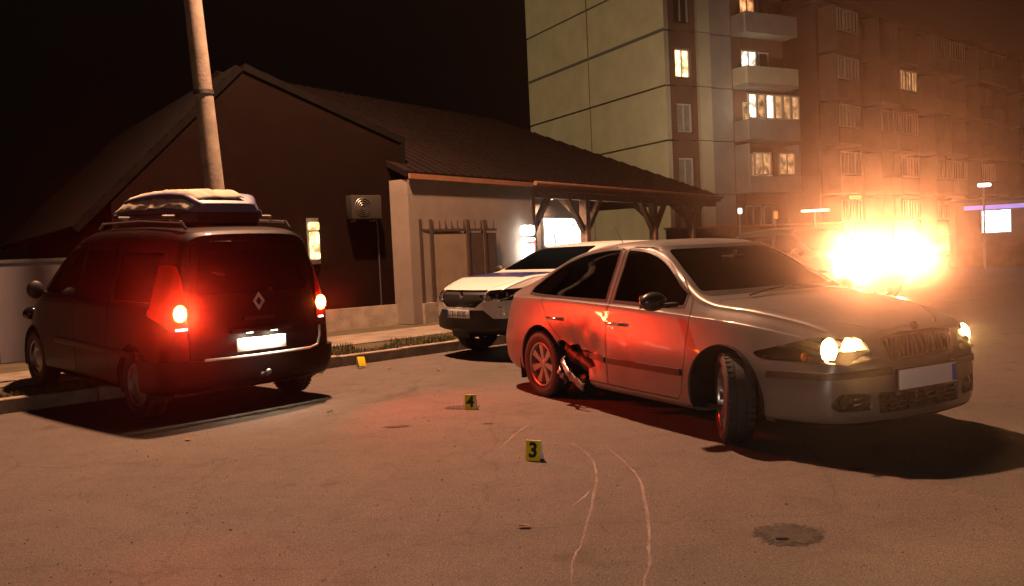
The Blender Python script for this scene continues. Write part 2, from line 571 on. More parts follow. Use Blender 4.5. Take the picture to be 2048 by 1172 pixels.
ka = R(41.5)
KD = Vector((math.cos(ka), math.sin(ka), 0)); KN = Vector((-KD.y, KD.x, 0))     # along the kerb / away from the road
K0 = Vector((-.81, 12.52, 0))
def K(s, n, z=0): return K0 + KD * s + KN * n + Vector((0, 0, z))
M['soil'] = mat('verge_soil', (.10, .075, .045), .95, col2=(.05, .045, .02), scale=3, bump=.8, bscale=14)
M['paving'] = mat('pavement_concrete', (.20, .165, .125), .9, var=.3, scale=3, bump=.4, bscale=25)
poly = [K(-22, .14), K(15, .14), K(26, 12), (60, 75, 0), (60, 120, 0), (-80, 120, 0), (-80, 12, 0)]
MBv = MB().prism([(p[0], p[1]) for p in poly], 'z', -.05, .11)
tag(MBv.build('verge', M['soil'], smooth=None), kind='structure')
tag(MB().prism([tuple(K(*q)[:2]) for q in ((-22, 1.35), (15, 1.35), (15, 2.9), (-22, 2.9))], 'z', .05, .125).build('pavement', M['paving'], smooth=None), kind='structure')
kerb = empty('kerb', (0, 0, 0)); tag(kerb, kind='structure')
stone = MB().box((0, .075, .045), (.985, .15, .19), bev=.012).mesh('kerb_stone', fix=True)
stone.materials.append(M['kerb'])
rk = random.Random(3)
for k in range(-16, 13):
    o = bpy.data.objects.new('kerb_stone', stone); COL.objects.link(o); o.parent = kerb
    o.location = K(k + .5, rk.uniform(-.008, .008), rk.uniform(-.006, .006))
    o.rotation_euler = (rk.uniform(-.015, .015), rk.uniform(-.006, .006), ka + rk.uniform(-.006, .006))
# grass and dead leaves on the verge
vs = []; fs = []
rg = random.Random(11)
for k in range(15000):
    s = rg.uniform(-9.5, 3.2); n = .16 + rg.random() ** 1.3 * 1.25
    if mnoise.noise(Vector((s * 1.3, n * 1.6, 0))) < -.12 + .5 * (n - .7): continue
    p = K(s, n, .105); a = rg.uniform(0, 6.28); h = rg.uniform(.03, .10); w = .006
    d = Vector((math.cos(a), math.sin(a), 0)); t = d.cross(Vector((0, 0, 1)))
    i = len(vs); vs += [p - d * w, p + d * w, p + t * h * .5 * rg.random() + Vector((0, 0, h))]
    fs.append((i, i + 1, i + 2))
M['grass'] = mat('grass', (.11, .10, .03), .8, col2=(.05, .06, .015), scale=2)
gr = MB().add(vs, fs).build('grass', M['grass'], smooth=None)
tag(gr, 'short yellow green grass along the kerb verge', 'grass', kind='stuff')

# loose grit on the road
vs = []; fs = []
for k in range(3800):
    if k % 3: p = Vector((rg.uniform(-3.2, 4.2), rg.uniform(2.6, 9.5), .0))
    else: p = K(rg.uniform(-9, 4), -rg.random() ** 2 * .9, 0)
    r_ = rg.uniform(.002, .006) * (1.4 if k % 11 == 0 else 1); i = len(vs); a = rg.uniform(0, 6.28)
    for q in range(4): vs.append(p + Vector((math.cos(a + q * 1.57) * r_ * rg.uniform(.7, 1.3), math.sin(a + q * 1.57) * r_ * rg.uniform(.7, 1.3), .0005)))
    vs.append(p + Vector((0, 0, r_ * rg.uniform(.7, 1.3))))
    fs += [(i, i + 1, i + 4), (i + 1, i + 2, i + 4), (i + 2, i + 3, i + 4), (i + 3, i, i + 4)]
M['grit'] = mat('grit', (.20, .17, .14), .9, col2=(.04, .035, .03), scale=9)
tag(MB().add(vs, fs).build('gravel', M['grit'], smooth=None), 'loose grit scattered over the asphalt', 'gravel', kind='stuff')

# ------------------------------------------------------------------ dark gabled house
ha = R(37)
HU = Vector((math.cos(ha), math.sin(ha), 0))
house = empty('house', (-2.0, 16.73, 0), ha, 'dark brown gabled house behind the black van', 'house')
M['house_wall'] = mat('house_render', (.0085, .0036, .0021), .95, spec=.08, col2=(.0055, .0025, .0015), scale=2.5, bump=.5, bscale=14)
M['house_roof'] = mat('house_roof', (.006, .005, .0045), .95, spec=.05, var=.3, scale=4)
RZ, RX = 4.75, -3.1
eR, eL = 3.60, 2.55
wp = [(-5.35, .11), (0, .11), (0, eR), (RX, RZ), (-5.35, eL)]
# local x along the front, local y into the depth
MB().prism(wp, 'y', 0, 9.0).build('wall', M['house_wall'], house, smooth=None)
for (x0, z0, x1, z1) in ((RX, RZ, .02, eR), (-5.85, 2.02, RX, RZ)):
    d = Vector((x1 - x0, z1 - z0)).normalized(); nn = Vector((-d.y, d.x))
    if nn.y < 0: nn = -nn
    a = Vector((x0, z0)) + nn * .01; b = Vector((x1, z1)) + nn * .01
    rp = [tuple(a), tuple(b), tuple(b + nn * .10), tuple(a + nn * .10)]
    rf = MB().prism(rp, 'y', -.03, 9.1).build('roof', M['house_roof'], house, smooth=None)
    # tile rows running down the slope
    L_ = (b - a).length; nb = int(L_ / .33)
    tl = MB()
    for k in range(nb):
        c = a + (b - a) * ((k + .5) / nb) + nn * .115
        tl.box((c.x, 4.48, c.y), (.33, 9.0, .028), ry=-math.atan2((b - a).y, (b - a).x) + (.045 if x0 == RX else -.045))
    t_ = tl.build('tile_rows', M['house_roof'], rf, smooth=None); t_['kind'] = 'stuff'
MB().box((-.04, -.03, 1.86), (.10, .06, 3.5)).build('corner_board', M['house_roof'], house, smooth=None)
MB().box((-2.7, -.02, .31), (5.3, .06, .40)).build('plinth', M['concrete'], house, smooth=None)
M['grey_sheet2'] = mat('unit_paint', (.022, .019, .017), .8)
# outdoor unit on the wall
ac = empty('air_conditioner', (house.location + HU * -1.0 + Vector((0, 0, 2.38))), ha, 'dim boxy air conditioner unit mounted on the dark brown house wall', 'air conditioner')
MB().box((0, -.17, 0), (.62, .24, .44), bev=.02).build('casing', M['grey_sheet2'], ac)
for k in range(4): MB().lathe([(.045 + .04 * k, -.006), (.052 + .04 * k, 0), (.045 + .04 * k, .006)], 24, 'y', (-.08, -.297, 0), close=True).build('fan_ring', M['steel'], ac)
MB().box((-.2, -.03, -.25), (.03, .30, .03)).build('bracket', M['steel'], ac, smooth=None)
MB().box((.2, -.03, -.25), (.03, .30, .03)).build('bracket', M['steel'], ac, smooth=None)
MB().path([(.28, -.06, -.1), (.34, -.03, -.3), (.34, -.02, -1.9)], .014).build('pipe', M['plastic_grey'], ac)
# lit tube lamp on the wall
wl = empty('wall_lamp', (house.location + HU * -1.98 + Vector((0, 0, 1.78))), ha, 'lit vertical lantern glowing yellow on the dark house wall beside the van', 'lamp')
M['lantern'] = window_glow('lantern_glow', (1.0, .62, .25), 3.2, 6)
MB().box((0, -.07, -.08), (.17, .10, .50), bev=.03).box((0, -.07, .27), (.19, .12, .15), bev=.04).build('shade', M['lantern'], wl)
MB().box((0, -.012, 0), (.24, .024, .84), bev=.006).build('back_plate', M['steel'], wl)

# ------------------------------------------------------------------ white building with hipped canopy roof
fa = math.atan2(13.2, 9.15)
wb = empty('canopy_building', (-1.85, 16.3, 0), fa, 'low white building with brown hipped roof over timber posts', 'building')
M['stucco'] = mat('stucco', (.24, .20, .165), .9, var=.12, scale=2, bump=.3, bscale=20)
M['roof_brown'] = mat('roof_sheet', (.010, .006, .005), .9, spec=.1, var=.25, scale=5)
M['timber'] = mat('timber', (.26, .15, .09), .75, var=.3, scale=9)
M['fascia'] = mat('fascia_board', (.28, .13, .07), .6, var=.15, scale=6)
MB().prism([(-.06, .012), (4.25, .012), (4.25, 1.2), (8.9, 1.2), (8.9, 8.2), (-.06, 8.2)], 'z', .12, 2.90).build('wall', M['stucco'], wb, smooth=None)
MB().box((2.2, -.01, .30), (4.0, .06, .4)).box((6.6, 1.17, .30), (4.6, .06, .4)).build('plinth', M['concrete'], wb, smooth=None)
# roof: slopes up from the eave; hip at the far right end
E0, E1, NB, RH, SL = -.1, 16.2, 11.0, 5.5, .50
ez = 2.93
v = [(E0, 0, ez), (E1, 0, ez), (E1, NB, ez), (E0, NB, ez), (E0, RH, ez + RH * SL), (E1 - RH, RH, ez + RH * SL)]
rf = MB()
rf.add(v + [(x, y, z + .12) for x, y, z in v], [(0, 1, 5, 4)[::-1], (1, 2, 5)[::-1], (2, 3, 4, 5)[::-1], (6, 7, 11, 10), (7, 8, 11), (8, 9, 10, 11), (0, 1, 7, 6), (1, 2, 8, 7), (2, 3, 9, 8), (3, 4, 10, 9), (4, 0, 6, 10)])
roof = rf.build('roof', M['roof_brown'], wb, smooth=None)
rb = MB()
for k in range(1, 54):                                     # standing ridges of the roof sheet
    s = E0 + k * .3
    top = min(RH, E1 - s)
    if top > .2: rb.box((s, top / 2, ez + .135 + top * SL / 2), (.035, math.hypot(top, top * SL), .03), rx=math.atan(SL))
rbo = rb.build('sheet_ridges', M['roof_brown'], roof, smooth=None); rbo['kind'] = 'stuff'
MB().box(((4.25 + E1) / 2, .0, ez - .005), (E1 - 4.25, .05, .17)).box((2.1, -.04, ez + .02), (4.3, .05, .10)).box((E1, NB / 2, ez - .005), (.05, NB, .17)).build('fascia', M['fascia'], wb, smooth=None)
MB().tube((4.3, -.07, ez + .06), (E1 + .05, -.07, ez + .06), .055, n=10).build('gutter', M['fascia'], wb)
sf = MB()
for k in range(6, int((E1 - E0) / .8)): sf.box((E0 + .4 + k * .8, 2.4, ez - .03 + 2.4 * SL * .0), (.09, 4.6, .12))
sf.build('rafters', M['timber'], wb, smooth=None)['kind'] = 'stuff'
MB().box(((4.4 + E1) / 2, .22, ez - .17), (E1 - 4.5, .16, .16)).build('beam', M['timber'], wb, smooth=None)
for s in (4.45, 7.06, 11.2, 14.1):
    p = MB().box((s, .22, 1.46), (.20, .20, 2.70)).build('post', M['timber'], wb, smooth=None)
    for sd in (-1, 1):
        MB().box((s + sd * .52, .22, 2.36), (.13, .12, 1.25), ry=sd * .74).build('brace', M['timber'], p, smooth=None)
    MB().box((s, .62, 2.48), (.12, 1.0, .12), rx=.75).build('brace', M['timber'], p, smooth=None)
for s in (11.2, 14.1):
    MB().box((s, 5.5, 1.46), (.20, .20, 2.70)).build('post', M['timber'], wb, smooth=None)
# windows and doors of the white building
M['strip_emit'] = emat('strip_glint', (1, .9, .8), 5)  # glow for the van's tail strips, in place of a reflected highlight
M['lit_white'] = window_glow('lit_shop_window', (1.0, .93, .78), 9, 4)
w = MB().box((7.45, 1.17, 1.90), (2.06, .08, .86)).build('window', M['steel'], wb, smooth=None)
MB().box((7.45, 1.12, 1.90), (1.90, .02, .72)).build('pane', M['lit_white'], w, smooth=None)
for x in (6.95, 7.95): MB().box((x, 1.10, 1.90), (.035, .03, .72)).build('glazing_bar', M['steel'], w, smooth=None)
MB().box((8.62, 1.17, 1.62), (.26, .06, 1.9)).build('door_frame', M['fascia'], wb, smooth=None)
w = MB().box((5.0, 1.17, 1.9), (.6, .08, 1.0)).build('window', M['timber'], wb, smooth=None)
MB().box((5.0, 1.12, 1.9), (.46, .02, .86)).build('pane', M['glass_dark'], w, smooth=None)
pl_ = MB().lathe([(0, 0), (.10, .0), (.12, -.03), (.09, -.07), (0, -.08)], 16, 'z', (6.2, .75, 2.78)).build('added_porch_lamp', emat('added_porch_bulb', (1, .75, .5), 3), wb)  # ceiling lamp added to brighten the shaded wall under the canopy
disc_light('added_porch_light', pl_, (6.2, .75, 2.66), (0, 0, -1), .08, 45, (1, .62, .42), 175)
# vertical light box on a stand
def U(o, s, n, z): 
    a = o.rotation_euler.z
    return o.location + Vector((math.cos(a) * s - math.sin(a) * n, math.sin(a) * s + math.cos(a) * n, z))
sg = empty('light_box_sign', U(wb, 3.72, -.18, .11), fa, 'lit white and pink vertical light box standing under the canopy', 'sign')
M['sign_white'] = window_glow('sign_glow', (1.0, .95, .86), 7, 9)
M['sign_pink'] = emat('sign_pink', (1.0, .25, .22), 1.3)
MB().box((0, 0, .55), (.06, .06, 1.1)).box((0, 0, .02), (.4, .3, .04)).build('stand', M['steel'], sg, smooth=None)
MB().box((0, 0, 1.30), (.40, .14, .62), bev=.02).build('panel', M['sign_white'], sg)
MB().box((.16, -.074, 1.28), (.06, .008, .56)).box((0, -.074, 1.50), (.32, .008, .05)).build('pink_band', M['sign_pink'], sg, smooth=None)
MB().box((0, 0, 1.78), (.44, .16, .24), bev=.07).build('top_lamp', M['sign_white'], sg)

# ------------------------------------------------------------------ yard fence before the white building
fn = empty('yard_fence', (-1.80, 16.45, 0), R(52), 'metal yard fence with pale sheet gate and spiked rail beside the house', 'fence')
M['fence_sheet'] = mat('fence_sheet', (.26, .20, .14), .7, var=.15, scale=3)
M['fence_dark'] = mat('fence_dark', (.07, .045, .035), .7, var=.2, scale=5)
x = .10
for (w_, mt) in ((.30, 'fence_dark'), (1.10, 'fence_sheet'), (.55, 'fence_dark'), (.45, 'fence_dark')):
    MB().box((x, 0, 1.12), (.08, .08, 2.02)).build('post', M['fence_dark'], fn, smooth=None)
    MB().box((x + w_ / 2, .0, 1.02), (w_ - .10, .02, 1.66)).build('panel', M[mt], fn, smooth=None)
    MB().box((x + w_ / 2, 0, .20), (w_ - .08, .05, .05)).box((x + w_ / 2, 0, 1.92), (w_ - .08, .05, .05)).build('rail', M['fence_dark'], fn, smooth=None)
    n_ = max(2, int(w_ / .16))
    for k in range(n_):
        MB().box((x + w_ * (k + .5) / n_, 0, 2.02), (.018, .018, .18)).build('spike', M['fence_dark'], fn, smooth=None)
    x += w_
lf = empty('sheet_fence', (-2.0 - 6.0 * HU.x, 16.73 - 6.0 * HU.y, 0), ha, 'low grey sheet metal fence at the far left behind the van', 'fence')
M['grey_sheet'] = mat('grey_sheet', (.20, .19, .22), .6, var=.12, scale=2)
for k in range(5):
    MB().box((-.02 - k * 1.0 - .5, 0, .86), (.97, .03, 1.48)).build('panel', M['grey_sheet'], lf, smooth=None)
for k in range(6): MB().box((-.02 - k, .05, .85), (.07, .07, 1.56)).build('post', M['steel'], lf, smooth=None)
MB().box((-2.52, 0, 1.62), (5.1, .07, .05)).build('rail', M['steel'], lf, smooth=None)
# low wall with a red coping to the right of the canopy
rw = empty('yard_wall', (6.0, 32.5, 0), R(25), 'long low brown wall with red coping beyond the silver car roof', 'wall')
M['brown_wall'] = mat('brown_wall', (.13, .085, .06), .9, var=.2, scale=3)
for k in range(9):
    MB().box((.75 + k * 1.5, 0, 1.06), (1.47, .14, 1.90)).build('panel', M['brown_wall'], rw, smooth=None)
MB().box((6.75, 0, 2.05), (13.6, .22, .07)).build('coping', M['fascia'], rw, smooth=None)

# ------------------------------------------------------------------ concrete pole with the street lamp
M['lamp_glass'] = emat('sodium_lamp', (1.0, .60, .28), 60)
def street_lamp(base, lean, height, arm_dir, arm_len, power, label, col=(1.0, .49, .275), aim=None, cone=168):
    t = empty('street_lamp', base, 0, label, 'street lamp')
    top = Vector((lean[0] * height, lean[1] * height, height))
    MB().tube((0, 0, 0), top, .155, .095, 20).build('pole', M['concrete'], t)
    for h in (3.9, 6.2): MB().tube(top * (h / height), top * ((h + .06) / height), .145 if h < 5 else .125, None, 20).build('clamp', M['steel'], t)
    a = Vector(arm_dir).normalized()
    p1 = top + Vector((0, 0, -.3)); p2 = top + a * arm_len * .5 + Vector((0, 0, .25)); p3 = top + a * arm_len + Vector((0, 0, .3))
    MB().path([p1, p2, p3], .03, 10).build('arm', M['steel'], t)
    rz = math.atan2(a.y, a.x)
    c = p3 + a * .25
    hd = MB().box(tuple(c), (.62, .26, .12), rz=rz, bev=.04).build('lamp_head', M['plastic_grey'], t)
    MB().sph(tuple(c + Vector((0, 0, -.06))), .10, 16, 10, (1.6, 1, .55)).build('bulb_cover', M['lamp_glass'], hd)
    l = bpy.data.lights.new('lamp_light', 'SPOT'); l.energy = power; l.color = col; l.spot_size = R(cone); l.spot_blend = .35; l.shadow_soft_size = .22
    o = bpy.data.objects.new('lamp_light', l); COL.objects.link(o); o.parent = hd; o.location = c + Vector((0, 0, -.16))
    if aim: o.rotation_euler = Vector(aim).to_track_quat('-Z', 'Y').to_euler()
    return t
street_lamp((-4.14, 12.5, 0), (-.053, 0), 10.8, (1, -.12, 0), 2.3, STREET_W * 16, 'leaning concrete street lamp pole rising behind the black van')
street_lamp((-36, 30, 0), (0, 0), 9.0, (.9, .3, 0), 1.0, STREET_W * 28, 'unseen floodlight mast left of the view, added to light the apartment block', (1.0, .72, .38), (.90, .42, -.02), 46)  # mast added out of view to brighten the block's end wall

# ------------------------------------------------------------------ apartment block with the blank end wall
ST = 2.75
M['panel_a'] = mat('panel_concrete', (.50, .44, .31), .9, var=.12, scale=.8, bump=.3, bscale=8)
M['panel_b'] = mat('panel_brown', (.17, .09, .06), .9, var=.15, scale=1.0)
M['panel_c'] = mat('panel_grey', (.30, .27, .24), .9, var=.15, scale=1.0)
M['joint'] = mat('joint_mortar', (.09, .10, .09), .9)
M['frame_w'] = mat('window_frame', (.50, .46, .40), .6)
M['pane_dark'] = mat('dark_pane', (.03, .03, .032), .12, spec=.7)
M['pane_curtain'] = mat('curtain_pane', (.28, .25, .22), .35, var=.25, scale=4)
M['lit_warm'] = window_glow('room_warm', (1.0, .68, .32), 2.6, 3)
M['lit_white2'] = window_glow('room_white', (1.0, .88, .62), 3.0, 3)
M['lit_dim'] = window_glow('room_dim', (1.0, .50, .20), .55, 3)
M['lit_orange'] = window_glow('room_orange', (1.0, .42, .16), 1.3, 3)
bA = empty('apartment_block', (8.2, 43.0, 0), math.atan2(.478, .878), 'tall panel apartment block with blank yellowish end wall and lit windows', 'building')
NS = 8
MB().box((4.2, 7.1, 1.2 / 2 + .05), (8.2, 13.4, 1.3)).build('plinth', M['panel_c'], bA, smooth=None)
MB().box((4.3, 7.1, 1.2 + NS * ST / 2), (8.0, 13.2, NS * ST)).build('core', M['joint'], bA, smooth=None)
MB().box((4.2, 6.9, 1.2 + NS * ST + .3), (8.8, 14.2, .6)).build('roof', M['panel_c'], bA, smooth=None)
def panel(parent, c, d, mt, name='panel'):
    return MB().box(c, d).build(name, mt, parent, smooth=None)
rp = random.Random(5)
for k in range(NS):
    z0 = 1.2 + k * ST
    for (y0, y1) in ((0, 6.8), (6.8, 13.66)):
        panel(bA, (.14 + rp.uniform(-.008, .008), (y0 + y1) / 2, z0 + ST / 2), (.28, y1 - y0 - .07, ST - (.10 if k != 4 else .10)), M['panel_a'])
MB().box((-.01, 6.83, 1.2 + 4 * ST), (.04, 13.7, .16)).build('string_course', M['joint'], bA, smooth=None)
def window(parent, cx, y, cz, w, h, pane, bars=1, name='window'):
    f = MB()
    t = .07
    f.box((cx, y, cz + h / 2 - t / 2), (w, .10, t)).box((cx, y, cz - h / 2 + t / 2), (w, .10, t))
    f.box((cx - w / 2 + t / 2, y, cz), (t, .10, h - 2 * t)).box((cx + w / 2 - t / 2, y, cz), (t, .10, h - 2 * t))
    for b_ in range(bars): f.box((cx - w / 2 + w * (b_ + 1) / (bars + 1), y, cz), (.06, .08, h - 2 * t))
    o = f.build(name, M['frame_w'], parent, smooth=None)
    MB().box((cx, y + .03, cz), (w - 2 * t, .02, h - 2 * t)).build('pane', pane, o, smooth=None)
    return o
# facade: local x along it, facing -y
lit_small = {3: 'lit_warm'}
for k in range(NS):
    z0 = 1.2 + k * ST; zc = z0 + 1.15
    mt = M['panel_b']
    panel(bA, (.46, .13, z0 + ST / 2), (.34, .26, ST - .05), M['panel_b'])
    panel(bA, (1.83, .13, z0 + ST / 2), (.34, .26, ST - .05), M['panel_b'])
    panel(bA, (1.145, .13, z0 + .20), (1.02, .26, .40 - .0), M['panel_b'])
    panel(bA, (1.145, .13, z0 + 2.32), (1.02, .26, .84), M['panel_b'])
    window(bA, 1.145, .16, z0 + 1.15, 1.0, 1.46, M[lit_small.get(k, 'pane_curtain' if k in (1, 2, 0) else 'pane_dark')])
    panel(bA, (2.42, .05, z0 + ST / 2), (.80, .42, ST - .04), M['panel_a'], 'pilaster')
    panel(bA, (3.62, .13, z0 + ST / 2), (1.56, .26, ST - .05), M['panel_c'])
    # balcony bay
    bal = MB().box((6.3, -.42, z0 + .08), (3.7, 1.3, .16)).build('balcony', M['panel_c'], bA, smooth=None)
    if k != 1:
        MB().box((6.3, -1.02, z0 + .60), (3.7, .08, .88)).box((4.49, -.42, z0 + .60), (.08, 1.12, .88)).box((8.11, -.42, z0 + .60), (.08, 1.12, .88)).build('parapet', M['panel_c'] if k != 3 else M['panel_a'], bal, smooth=None)
    panel(bA, (4.75, .13, z0 + ST / 2), (.66, .26, ST - .05), M['panel_b'])
    panel(bA, (7.70, .13, z0 + ST / 2), (.90, .26, ST - .05), M['panel_b'])
    panel(bA, (6.165, .13, z0 + 2.45), (2.13, .26, .55), M['panel_b'])
    key = {4: 'lit_orange', 3: 'lit_white2', 2: 'lit_dim', 1: 'lit_dim'}.get(k, 'pane_dark')
    window(bA, 5.75, .16, z0 + 1.30, 1.15, 1.7, M[key])
    window(bA, 6.85, .16, z0 + 1.12, .75, 2.0, M['pane_dark' if k in (3, 4) else key], 0)
    if k == 2:                                     # glazed-in balcony, lit
        for q in range(6):
            window(bA, 4.76 + q * .62, -1.02, z0 + 1.72, .60, 1.30, M['lit_white2' if q in (0, 2) else 'lit_dim'], 0)
    if k == 1:
        MB().box((6.3, -1.02, z0 + .50), (3.7, .08, .70)).box((4.49, -.42, z0 + 1.35), (.10, 1.2, 2.4)).box((8.11, -.42, z0 + 1.35), (.10, 1.2, 2.4)).build('parapet', M['panel_c'], bal, smooth=None)
        for q in range(2): window(bA, 5.4 + q * 1.75, -1.0, z0 + 1.50, 1.2, 1.2, M['lit_dim'], 1)

# ------------------------------------------------------------------ farther block on the right
M['far_wall'] = mat('far_wall', (.085, .040, .028), .9, var=.2, scale=1.0)
M['far_pale'] = mat('far_balcony', (.13, .085, .065), .9, var=.2, scale=1.0)
bB = empty('apartment_block', (18.5, 50.0, 0), math.atan2(20, 23.5), 'dim far apartment block with glazed balconies at the right', 'building')
MB().box((15.5, 6.2, 7.6), (31, 12, 15.0)).build('wall', M['far_wall'], bB, smooth=None)
MB().box((15.5, 6.0, 15.3), (31.6, 12.8, .5)).build('roof', M['far_pale'], bB, smooth=None)
rq = random.Random(21)
litB = {(1, 1): 'lit_orange', (3, 3): 'lit_dim', (3, 6): 'lit_dim', (2, 9): 'lit_white_d', (1, 10): 'lit_dim', (4, 4): 'lit_dim'}
M['lit_white_d'] = window_glow('room_pale', (1.0, .75, .42), .5, 3)
for k in range(5):
    z0 = 1.25 + k * ST
    for q in range(12):
        cx = 1.4 + q * 2.55
        kind = q % 3
        pane = M[litB.get((k, q), rq.choice(['pane_dark', 'pane_dark', 'pane_curtain']))]
        if kind == 1:
            window(bB, cx, .16, z0 + 1.2, 1.0, 1.4, pane)
        else:
            b_ = MB().box((cx, -.45, z0 + .07), (2.5, 1.2, .14)).build('balcony', M['far_pale'], bB, smooth=None)
            MB().box((cx, -1.01, z0 + .58), (2.5, .07, .88)).build('parapet', M['far_pale'] if rq.random() < .6 else M['far_wall'], b_, smooth=None)
            for sx in (-1.22, 1.22): MB().box((cx + sx, -.45, z0 + 1.35), (.07, 1.1, 2.4)).build('side_wall', M['far_pale'], b_, smooth=None)
            if rq.random() < .55:
                for j in range(3): window(bB, cx - .8 + j * .8, -1.01, z0 + 1.72, .78, 1.30, pane, 1)
            else:
                window(bB, cx, .16, z0 + 1.2, 1.6, 1.5, pane, 1)
for q in (1.4 + 1.275 + 2.55 * 2, 1.4 + 1.275 + 2.55 * 5, 1.4 + 1.275 + 2.55 * 8):
    MB().box((q, -.2, 7.8), (.35, .8, 14.2)).build('pilaster', M['far_pale'], bB, smooth=None)

# ------------------------------------------------------------------ little lamps and lit sign in the distance
def small_lamp(loc, label, col, strength, size, beam=None):
    t = empty('yard_lamp', (loc[0], loc[1], 0), 0, label, 'lamp', 'small lamps beyond the cars')
    MB().tube((0, 0, 0), (0, 0, loc[2]), .04, .03, 10).build('post', M['steel'], t)
    sh = MB().box((0, -.05, loc[2] + size[2] * .5), size, bev=min(size) * .35).build('lamp_shade', emat('lamp_glow', col, strength), t)
    if beam: disc_light('lamp_light', sh, (0, .12, loc[2] + .1), beam[0], .08, beam[1], (1, .74, .52), 50)  # extra beam, added and aimed to brighten the block's facade
small_lamp((11.14, 31, 2.38), 'wide pale lamp on a post above the silver car bonnet', (1, .75, .5), 2.5, (1.0, .18, .09))
small_lamp((12.2, 30, 2.72), 'small orange lamp highest above the glaring headlights', (1, .30, .08), 1.2, (.42, .12, .14))
small_lamp((9.55, 30.5, 2.18), 'faint orange lamp left of the pale wide lamp', (1, .30, .08), .8, (.14, .12, .28))
small_lamp((16.74, 30, 2.95), 'small white lamp above the lit shop sign at the right edge', (1, .95, .9), 5, (.42, .15, .12))
small_lamp((8.0, 29.5, 2.38), 'tiny white lamp just right of the canopy corner', (1, .92, .8), 2.5, (.14, .1, .2), ((.26, 1, .42), 110))
kb = empty('kiosk', (18.65, 32.6, 0), -.35, 'small kiosk with cold white lit window at the right edge', 'kiosk')
MB().box((.2, .9, 1.25), (3.2, 1.7, 2.5)).build('wall', M['brown_wall'], kb, smooth=None)
MB().box((.2, .9, 2.56), (3.5, 2.1, .12)).build('roof', M['plastic_grey'], kb, smooth=None)
wk = MB().box((0, .02, 1.75), (1.05, .08, .92)).build('window', M['steel'], kb, smooth=None)
M['lit_cold'] = window_glow('kiosk_glow', (.9, .93, 1.0), 6, 6)
MB().box((0, -.03, 1.75), (.95, .02, .82)).build('pane', M['lit_cold'], wk, smooth=None)
MB().box((.2, -.05, 2.30), (2.6, .06, .16)).build('sign_band', emat('sign_violet', (.45, .35, 1.0), .8), kb, smooth=None)
# ------------------------------------------------------------------ wheels
def wheel_meshes(Rw, Rr, w, spokes, kind='alloy'):
    """tyre and rim about the y axis; the outer face looks along -y"""
    h = w / 2
    t = MB()
    prof = [(Rr, h * 0.72), (Rr + 0.012, h * 0.86), (Rr + (Rw - Rr) * 0.5, h), (Rw - 0.022, h * 0.93), (Rw - 0.006, h * 0.78), (Rw, h * 0.55),
            (Rw, h * 0.36), (Rw - 0.008, h * 0.34), (Rw - 0.008, h * 0.28), (Rw, h * 0.26), (Rw, -h * 0.26), (Rw - 0.008, -h * 0.28), (Rw - 0.008, -h * 0.34), (Rw, -h * 0.36),
            (Rw, -h * 0.55), (Rw - 0.006, -h * 0.78), (Rw - 0.022, -h * 0.93), (Rr + (Rw - Rr) * 0.5, -h), (Rr + 0.012, -h * 0.86), (Rr, -h * 0.72)]
    t.lathe(prof, 48, 'y', close=True)
    nb = 44                                             # tread blocks across the shoulder
    for k in range(nb):
        a = 2 * math.pi * k / nb
        for sgn in (-1, 1):
            c = (math.cos(a) * (Rw - 0.001), sgn * h * 0.66, math.sin(a) * (Rw - 0.001))
            t.box(c, (0.008, h * 0.38, 0.022), ry=-a)
    tyre = t.mesh('tyre', fix=False)
    r = MB()
    r.lathe([(Rr + 0.004, -h * 0.86), (Rr - 0.004, -h * 0.9), (Rr - 0.014, -h * 0.84), (Rr - 0.02, -h * 0.5), (Rr - 0.03, h * 0.6), (Rr - 0.005, h * 0.8), (Rr + 0.004, h * 0.78)], 48, 'y', close=True)
    if kind == 'alloy':
        for k in range(spokes):
            a = 2 * math.pi * k / spokes
            M_ = Matrix.Rotation(-a, 4, 'Y')
            pts = [(0.04, -0.020), (0.04, 0.020), (Rr - 0.02, 0.034), (Rr - 0.02, -0.034)]
            for (y0, y1) in ((-h * 0.62, -h * 0.40),):
                vs = [M_ @ Vector((p[0], y0 - (0.012 if i > 1 else 0), p[1])) for i, p in enumerate(pts)] + [M_ @ Vector((p[0], y1, p[1] * 1.25)) for p in pts]
                r.add(vs, [(0, 1, 2, 3), (7, 6, 5, 4), (0, 4, 5, 1), (1, 5, 6, 2), (2, 6, 7, 3), (3, 7, 4, 0)])
        r.lathe([(0.0, -h * 0.66), (0.03, -h * 0.66), (0.055, -h * 0.6), (0.062, -h * 0.4), (0.0, -h * 0.4)], 20, 'y')
        for k in range(5):
            a = 2 * math.pi * (k + 0.5) / 5
            r.tube((0.042 * math.cos(a), -h * 0.60, 0.042 * math.sin(a)), (0.042 * math.cos(a), -h * 0.68, 0.042 * math.sin(a)), 0.009, n=8)
    else:
        r.lathe([(0.0, -h * 0.7), (0.05, -h * 0.72), (0.09, -h * 0.6), (Rr * 0.6, -h * 0.72), (Rr - 0.02, -h * 0.55), (Rr - 0.02, -h * 0.5)], 40, 'y')
    rim = r.mesh('rim', fix=True)
    d = MB()
    d.lathe([(0.0, -h * 0.25), (0.125, -h * 0.25), (0.135, -h * 0.2), (0.135, -h * 0.08), (0.0, -h * 0.08)], 32, 'y')
    disc = d.mesh('brake_disc', fix=True)
    for me, sm in ((tyre, 35), (rim, 30), (disc, 30)):
        me.shade_smooth(); me.set_sharp_from_angle(angle=R(sm))
    tyre.materials.append(M['rubber']); rim.materials.append(M['rim'] if kind == 'alloy' else M['steel']); disc.materials.append(M['steel'])
    return tyre, rim, disc

